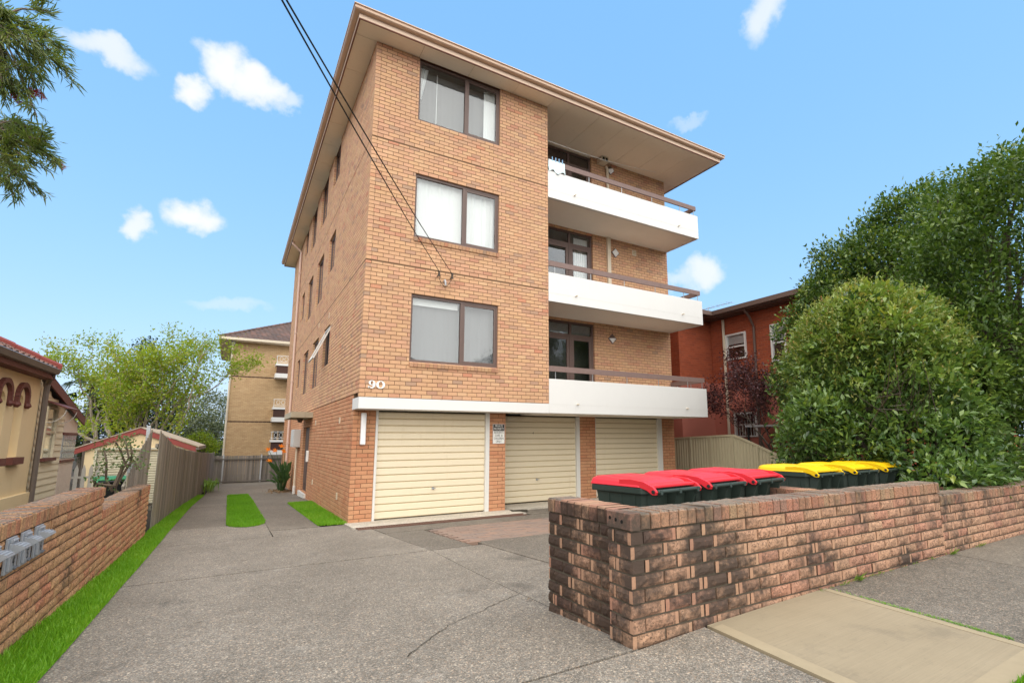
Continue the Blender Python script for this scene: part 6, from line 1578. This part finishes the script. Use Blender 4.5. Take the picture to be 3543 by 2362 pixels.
# ------------------------------------------------------------------ fittings on the flats
sg = thing('property_sign', (3.32, DG-.01, 1.78), 'black and white private property sign on the brick pier between the garages', 'sign')
x0, x1, z0, z1 = 3.165, 3.462, 1.555, 2.0
MB().box(x0-.006, x1+.006, DG-.012, DG-.002, z0-.006, z1+.006).build('frame', 'metal_grey', sg)
MB().box(x0, x1, DG-.0145, DG-.010, z0, z1).build('panel', 'sign_white', sg); MB().box(x0+.004, x1-.004, DG-.0165, DG-.013, 1.845, z1-.004).build('heading_panel', 'sign_black', sg)
for tx, z, mt, nr in (('PRIVATE', 1.935, 'sign_white', .74), ('PROPERTY', 1.866, 'sign_white', .74), ('RESIDENTS', 1.785, 'sign_black', .68), ('CARS  &', 1.715, 'sign_black', .74), ('CHILDREN', 1.645, 'sign_black', .72), ('ONLY', 1.575, 'sign_black', .74)):
    text_mb(tx, .074, .0006, lambda a, b, c: ((x0+x1)/2+a, DG-(.0176 if mt == 'sign_white' else .0156)-c, z+b), nr).build('lettering', mt, sg)
lt = thing('wall_light', (.21, DG-.05, 1.85), 'long white tube light fitting on the brick corner beside the first garage', 'light')
MB().box(.165, .255, DG-.03, DG-.002, 1.56, 2.20).build('base', 'metal_grey', lt); MB().box(.16, .26, DG-.11, DG-.03, 1.55, 2.20).build('diffuser', 'light_diffuser', lt, bevel=.02)
mbx = thing('meter_box', (-.1, 10.2, 1.4), 'grey electrical meter box on the side wall', 'meter box')
MB().box(-.22, .012, 9.72, 10.65, 1.40, 2.02).build('box', 'box_grey', mbx, bevel=.01); MB().box(-.228, -.219, 9.76, 10.61, 1.44, 1.98).build('lid', 'box_grey', mbx)
ic = thing('intercom_panel', (-.0, 7.25, 1.1), 'white intercom panel beside the side entrance door', 'intercom'); MB().box(-.05, .013, 7.18, 7.36, .98, 1.32).build('case', 'number_white', ic, bevel=.01); MB().box(-.054, -.049, 7.22, 7.32, 1.14, 1.28).build('speaker_panel', 'box_grey', ic)
# power lines with insulators
wr = thing('service_wires', (1.67, 0, 5.2), 'two black service wires strung to insulators on the front wall', 'wires')
for (x, z, ex) in ((1.52, 5.27, -.03), (1.82, 5.26, .03)):
    e = np.array([x, -.13, z]); far = at(655, 0, 1, -7.0)+np.array([ex*.6, 0, 0]); far2 = far+(far-e)*.75+np.array([0, 0, .25]); pts = []
    for k in range(25):
        t = k/24; p = e*(1-t)+far2*t; p = p+np.array([0, 0, -.16*math.sin(math.pi*t)]); pts.append(p)
    MB().tube(pts, .0075, 6).build('wire', 'cable', wr)
    i_ = MB(); i_.tube([(x, .0, z-.08), (x, -.10, z-.06), (x, -.13, z+.0)], .012, 6)
    for k in range(3): i_.disc((x, -.13, z-.09+k*.045), .030-.004*(k % 2), (0, 0, 1), 10, .024)
    i_.build('insulator', 'insulator', wr)
MB().tube([(1.52, -.13, 5.17)]+[(1.52+.30*t, -.10, 5.15-.19*math.sin(math.pi*t)) for t in np.linspace(.05, .95, 9)]+[(1.82, -.13, 5.16)], .006, 5).build('loop_wire', 'cable', wr)
MB().tube([(1.68, .0, 5.10), (1.68, -.06, 5.12), (1.68, -.10, 5.06), (1.68, -.10, 4.99)], .022, 8).build('entry_cap', 'metal_grey', wr)
# balcony lamps, camera housing, washing
def diamond(x, z, flip):
    t = thing('balcony_lamp', (x, DEP, z), ['diamond balcony lamp with dark upper half under the lowest balcony slab', 'white diamond balcony lamp beside the pipe duct', 'diamond balcony lamp under the eave by the pipe'][flip], 'lamp', None); s = .16; y = DEP-.002
    MB().add([(x, y, z+s), (x+s, y, z), (x, y, z-s), (x-s, y, z), (x, y-.02, z+s), (x+s, y-.02, z), (x, y-.02, z-s), (x-s, y-.02, z)], [(4, 5, 6, 7), (0, 1, 5, 4), (1, 2, 6, 5), (2, 3, 7, 6), (3, 0, 4, 7)]).build('base', 'frame_brown', t)
    s = .135; top = 'frame_brown' if flip != 1 else 'light_diffuser'
    MB().add([(x, y-.03, z+s), (x+s, y-.03, z), (x, y-.14, z), (x-s, y-.03, z)], [(0, 1, 2), (0, 2, 3), (0, 3, 1)]).build('shade', top, t)
    MB().add([(x-s, y-.03, z), (x+s, y-.03, z), (x, y-.03, z-s), (x, y-.14, z)], [(0, 3, 1), (1, 3, 2), (2, 3, 0)]).build('diffuser', 'light_diffuser', t)
diamond(7.5, 4.62, 0); diamond(7.70, 7.36, 1); diamond(7.58, 10.08, 2)
av = thing('terracotta_vent', (7.2, DEP, 10.2), 'cream hollow terracotta block vent under the eave', 'vent'); v = MB(); v.box(7.06, 7.32, DEP-.26, DEP, 10.14, 10.305); v.build('block', 'cream_pipe', av)
for k in range(2): MB().box(7.09+k*.115, 7.17+k*.115, DEP-.264, DEP-.258, 10.17, 10.28).build('opening', 'dark_void', av)
tw = thing('tea_towel', (4.8, .05, 8.7), 'pale blue tea towel pegged over the top balcony rail', 'towel')
m = MB(); n = 16; vs = []
for k in range(n+1):
    x = 4.44+.50*k/n; wv = .014*math.sin(k*1.3)
    hem = 8.46+.10*abs(math.sin(k*.33+.4))
    vs += [(x, .10, 8.70), (x, .078, 8.868), (x, .024, 8.868), (x-.02+.03*k/n, .010+wv, 8.68), (x-.02+.02*k/n, -.030+wv*1.4, hem)]
m.add(vs, [(5*k+j, 5*k+5+j, 5*k+6+j, 5*k+1+j) for k in range(n) for j in range(4)]); m.build('cloth', 'towel', tw, smooth=True)
for k in range(4):
    x = 4.55+.105*k; p = MB(); p.obox((x, .018, 8.90), (.009, 0, .0), (0, .008, 0), (0, 0, .055)); p.obox((x+.012, .030, 8.895), (.006, 0, 0), (0, .008, 0), (0, 0, .05)); p.build('peg', 'peg_blue', tw)
cl_ = MB(); a, b = np.array([4.42, .35, 9.62]), np.array([9.2, 1.0, 10.30]); cl_.tube([a*(1-t)+b*t+np.array([0, 0, -.10*math.sin(math.pi*t)]) for t in np.linspace(0, 1, 14)], .006, 5)
single(cl_, 'clothes_line', 'white_paint', (4.42, .35, 9.62), 'thin white clothes line slung under the eave of the top balcony', 'clothes line')
# fallen leaves on the concrete
for (x, y, lab) in ((at(438, 1465 - 20, 2, .2)[0], at(438, 1445, 2, .2)[1], 'yellow gum leaf lying at the edge of the drive beside the grass strip'), (.12, -6.55, 'brown dead leaf on the drive by the sooty wall end'), (at(1385, 1318, 2, .2)[0], -5.5, 'small dry leaf on the drive slab before the bins')):
    m = MB(); z = gz(x, y)+.012; m.add([(x, y, z), (x+.05, y+.012, z+.012), (x+.11, y+.035, z), (x+.05, y+.035, z+.008)], [(0, 1, 2, 3)], .5); single(m, 'fallen_leaf', 'litter_leaf', (x, y, z), lab, 'leaf')
# ------------------------------------------------------------------ across the street (mirrored in the windows)
oh = thing('street_house', (10, -27, .3), 'pale house with tiled hip roof across the street, mirrored in the front windows', 'house')
MB().box(3.5, 11.0, -36, -27, .2, 6.6).build('wall', 'house_cream', oh)
m = MB(); m.add([(3, -26.5, 6.6), (11.5, -26.5, 6.6), (11.5, -36.5, 6.6), (3, -36.5, 6.6), (6, -31.5, 9.2), (8.5, -31.5, 9.2)], [(0, 1, 5, 4), (1, 2, 5), (2, 3, 4, 5), (3, 0, 4), (3, 2, 1, 0)]); m.build('roof', 'tile_old', oh)
MB().box(4.2, 5.0, -29.5, -28.6, 6.8, 9.6).build('chimney', 'house_cream', oh)
dense_tree('round street tree across the road, mirrored in the front windows', (15.5, -25, .3), [(np.array([15.5, -25, 6.0]), (2.4, 2.4, 2.6)), (np.array([16.8, -25, 7.4]), (1.9, 1.9, 1.9)), (np.array([18.5, -24.5, 5.6]), (2.2, 2.2, 2.3))], 900, .16, 'leaf_dark', 8, .2, .16)['group'] = ''
for o in list(COL.objects):
    if o.get('group', None) == '': del o['group']
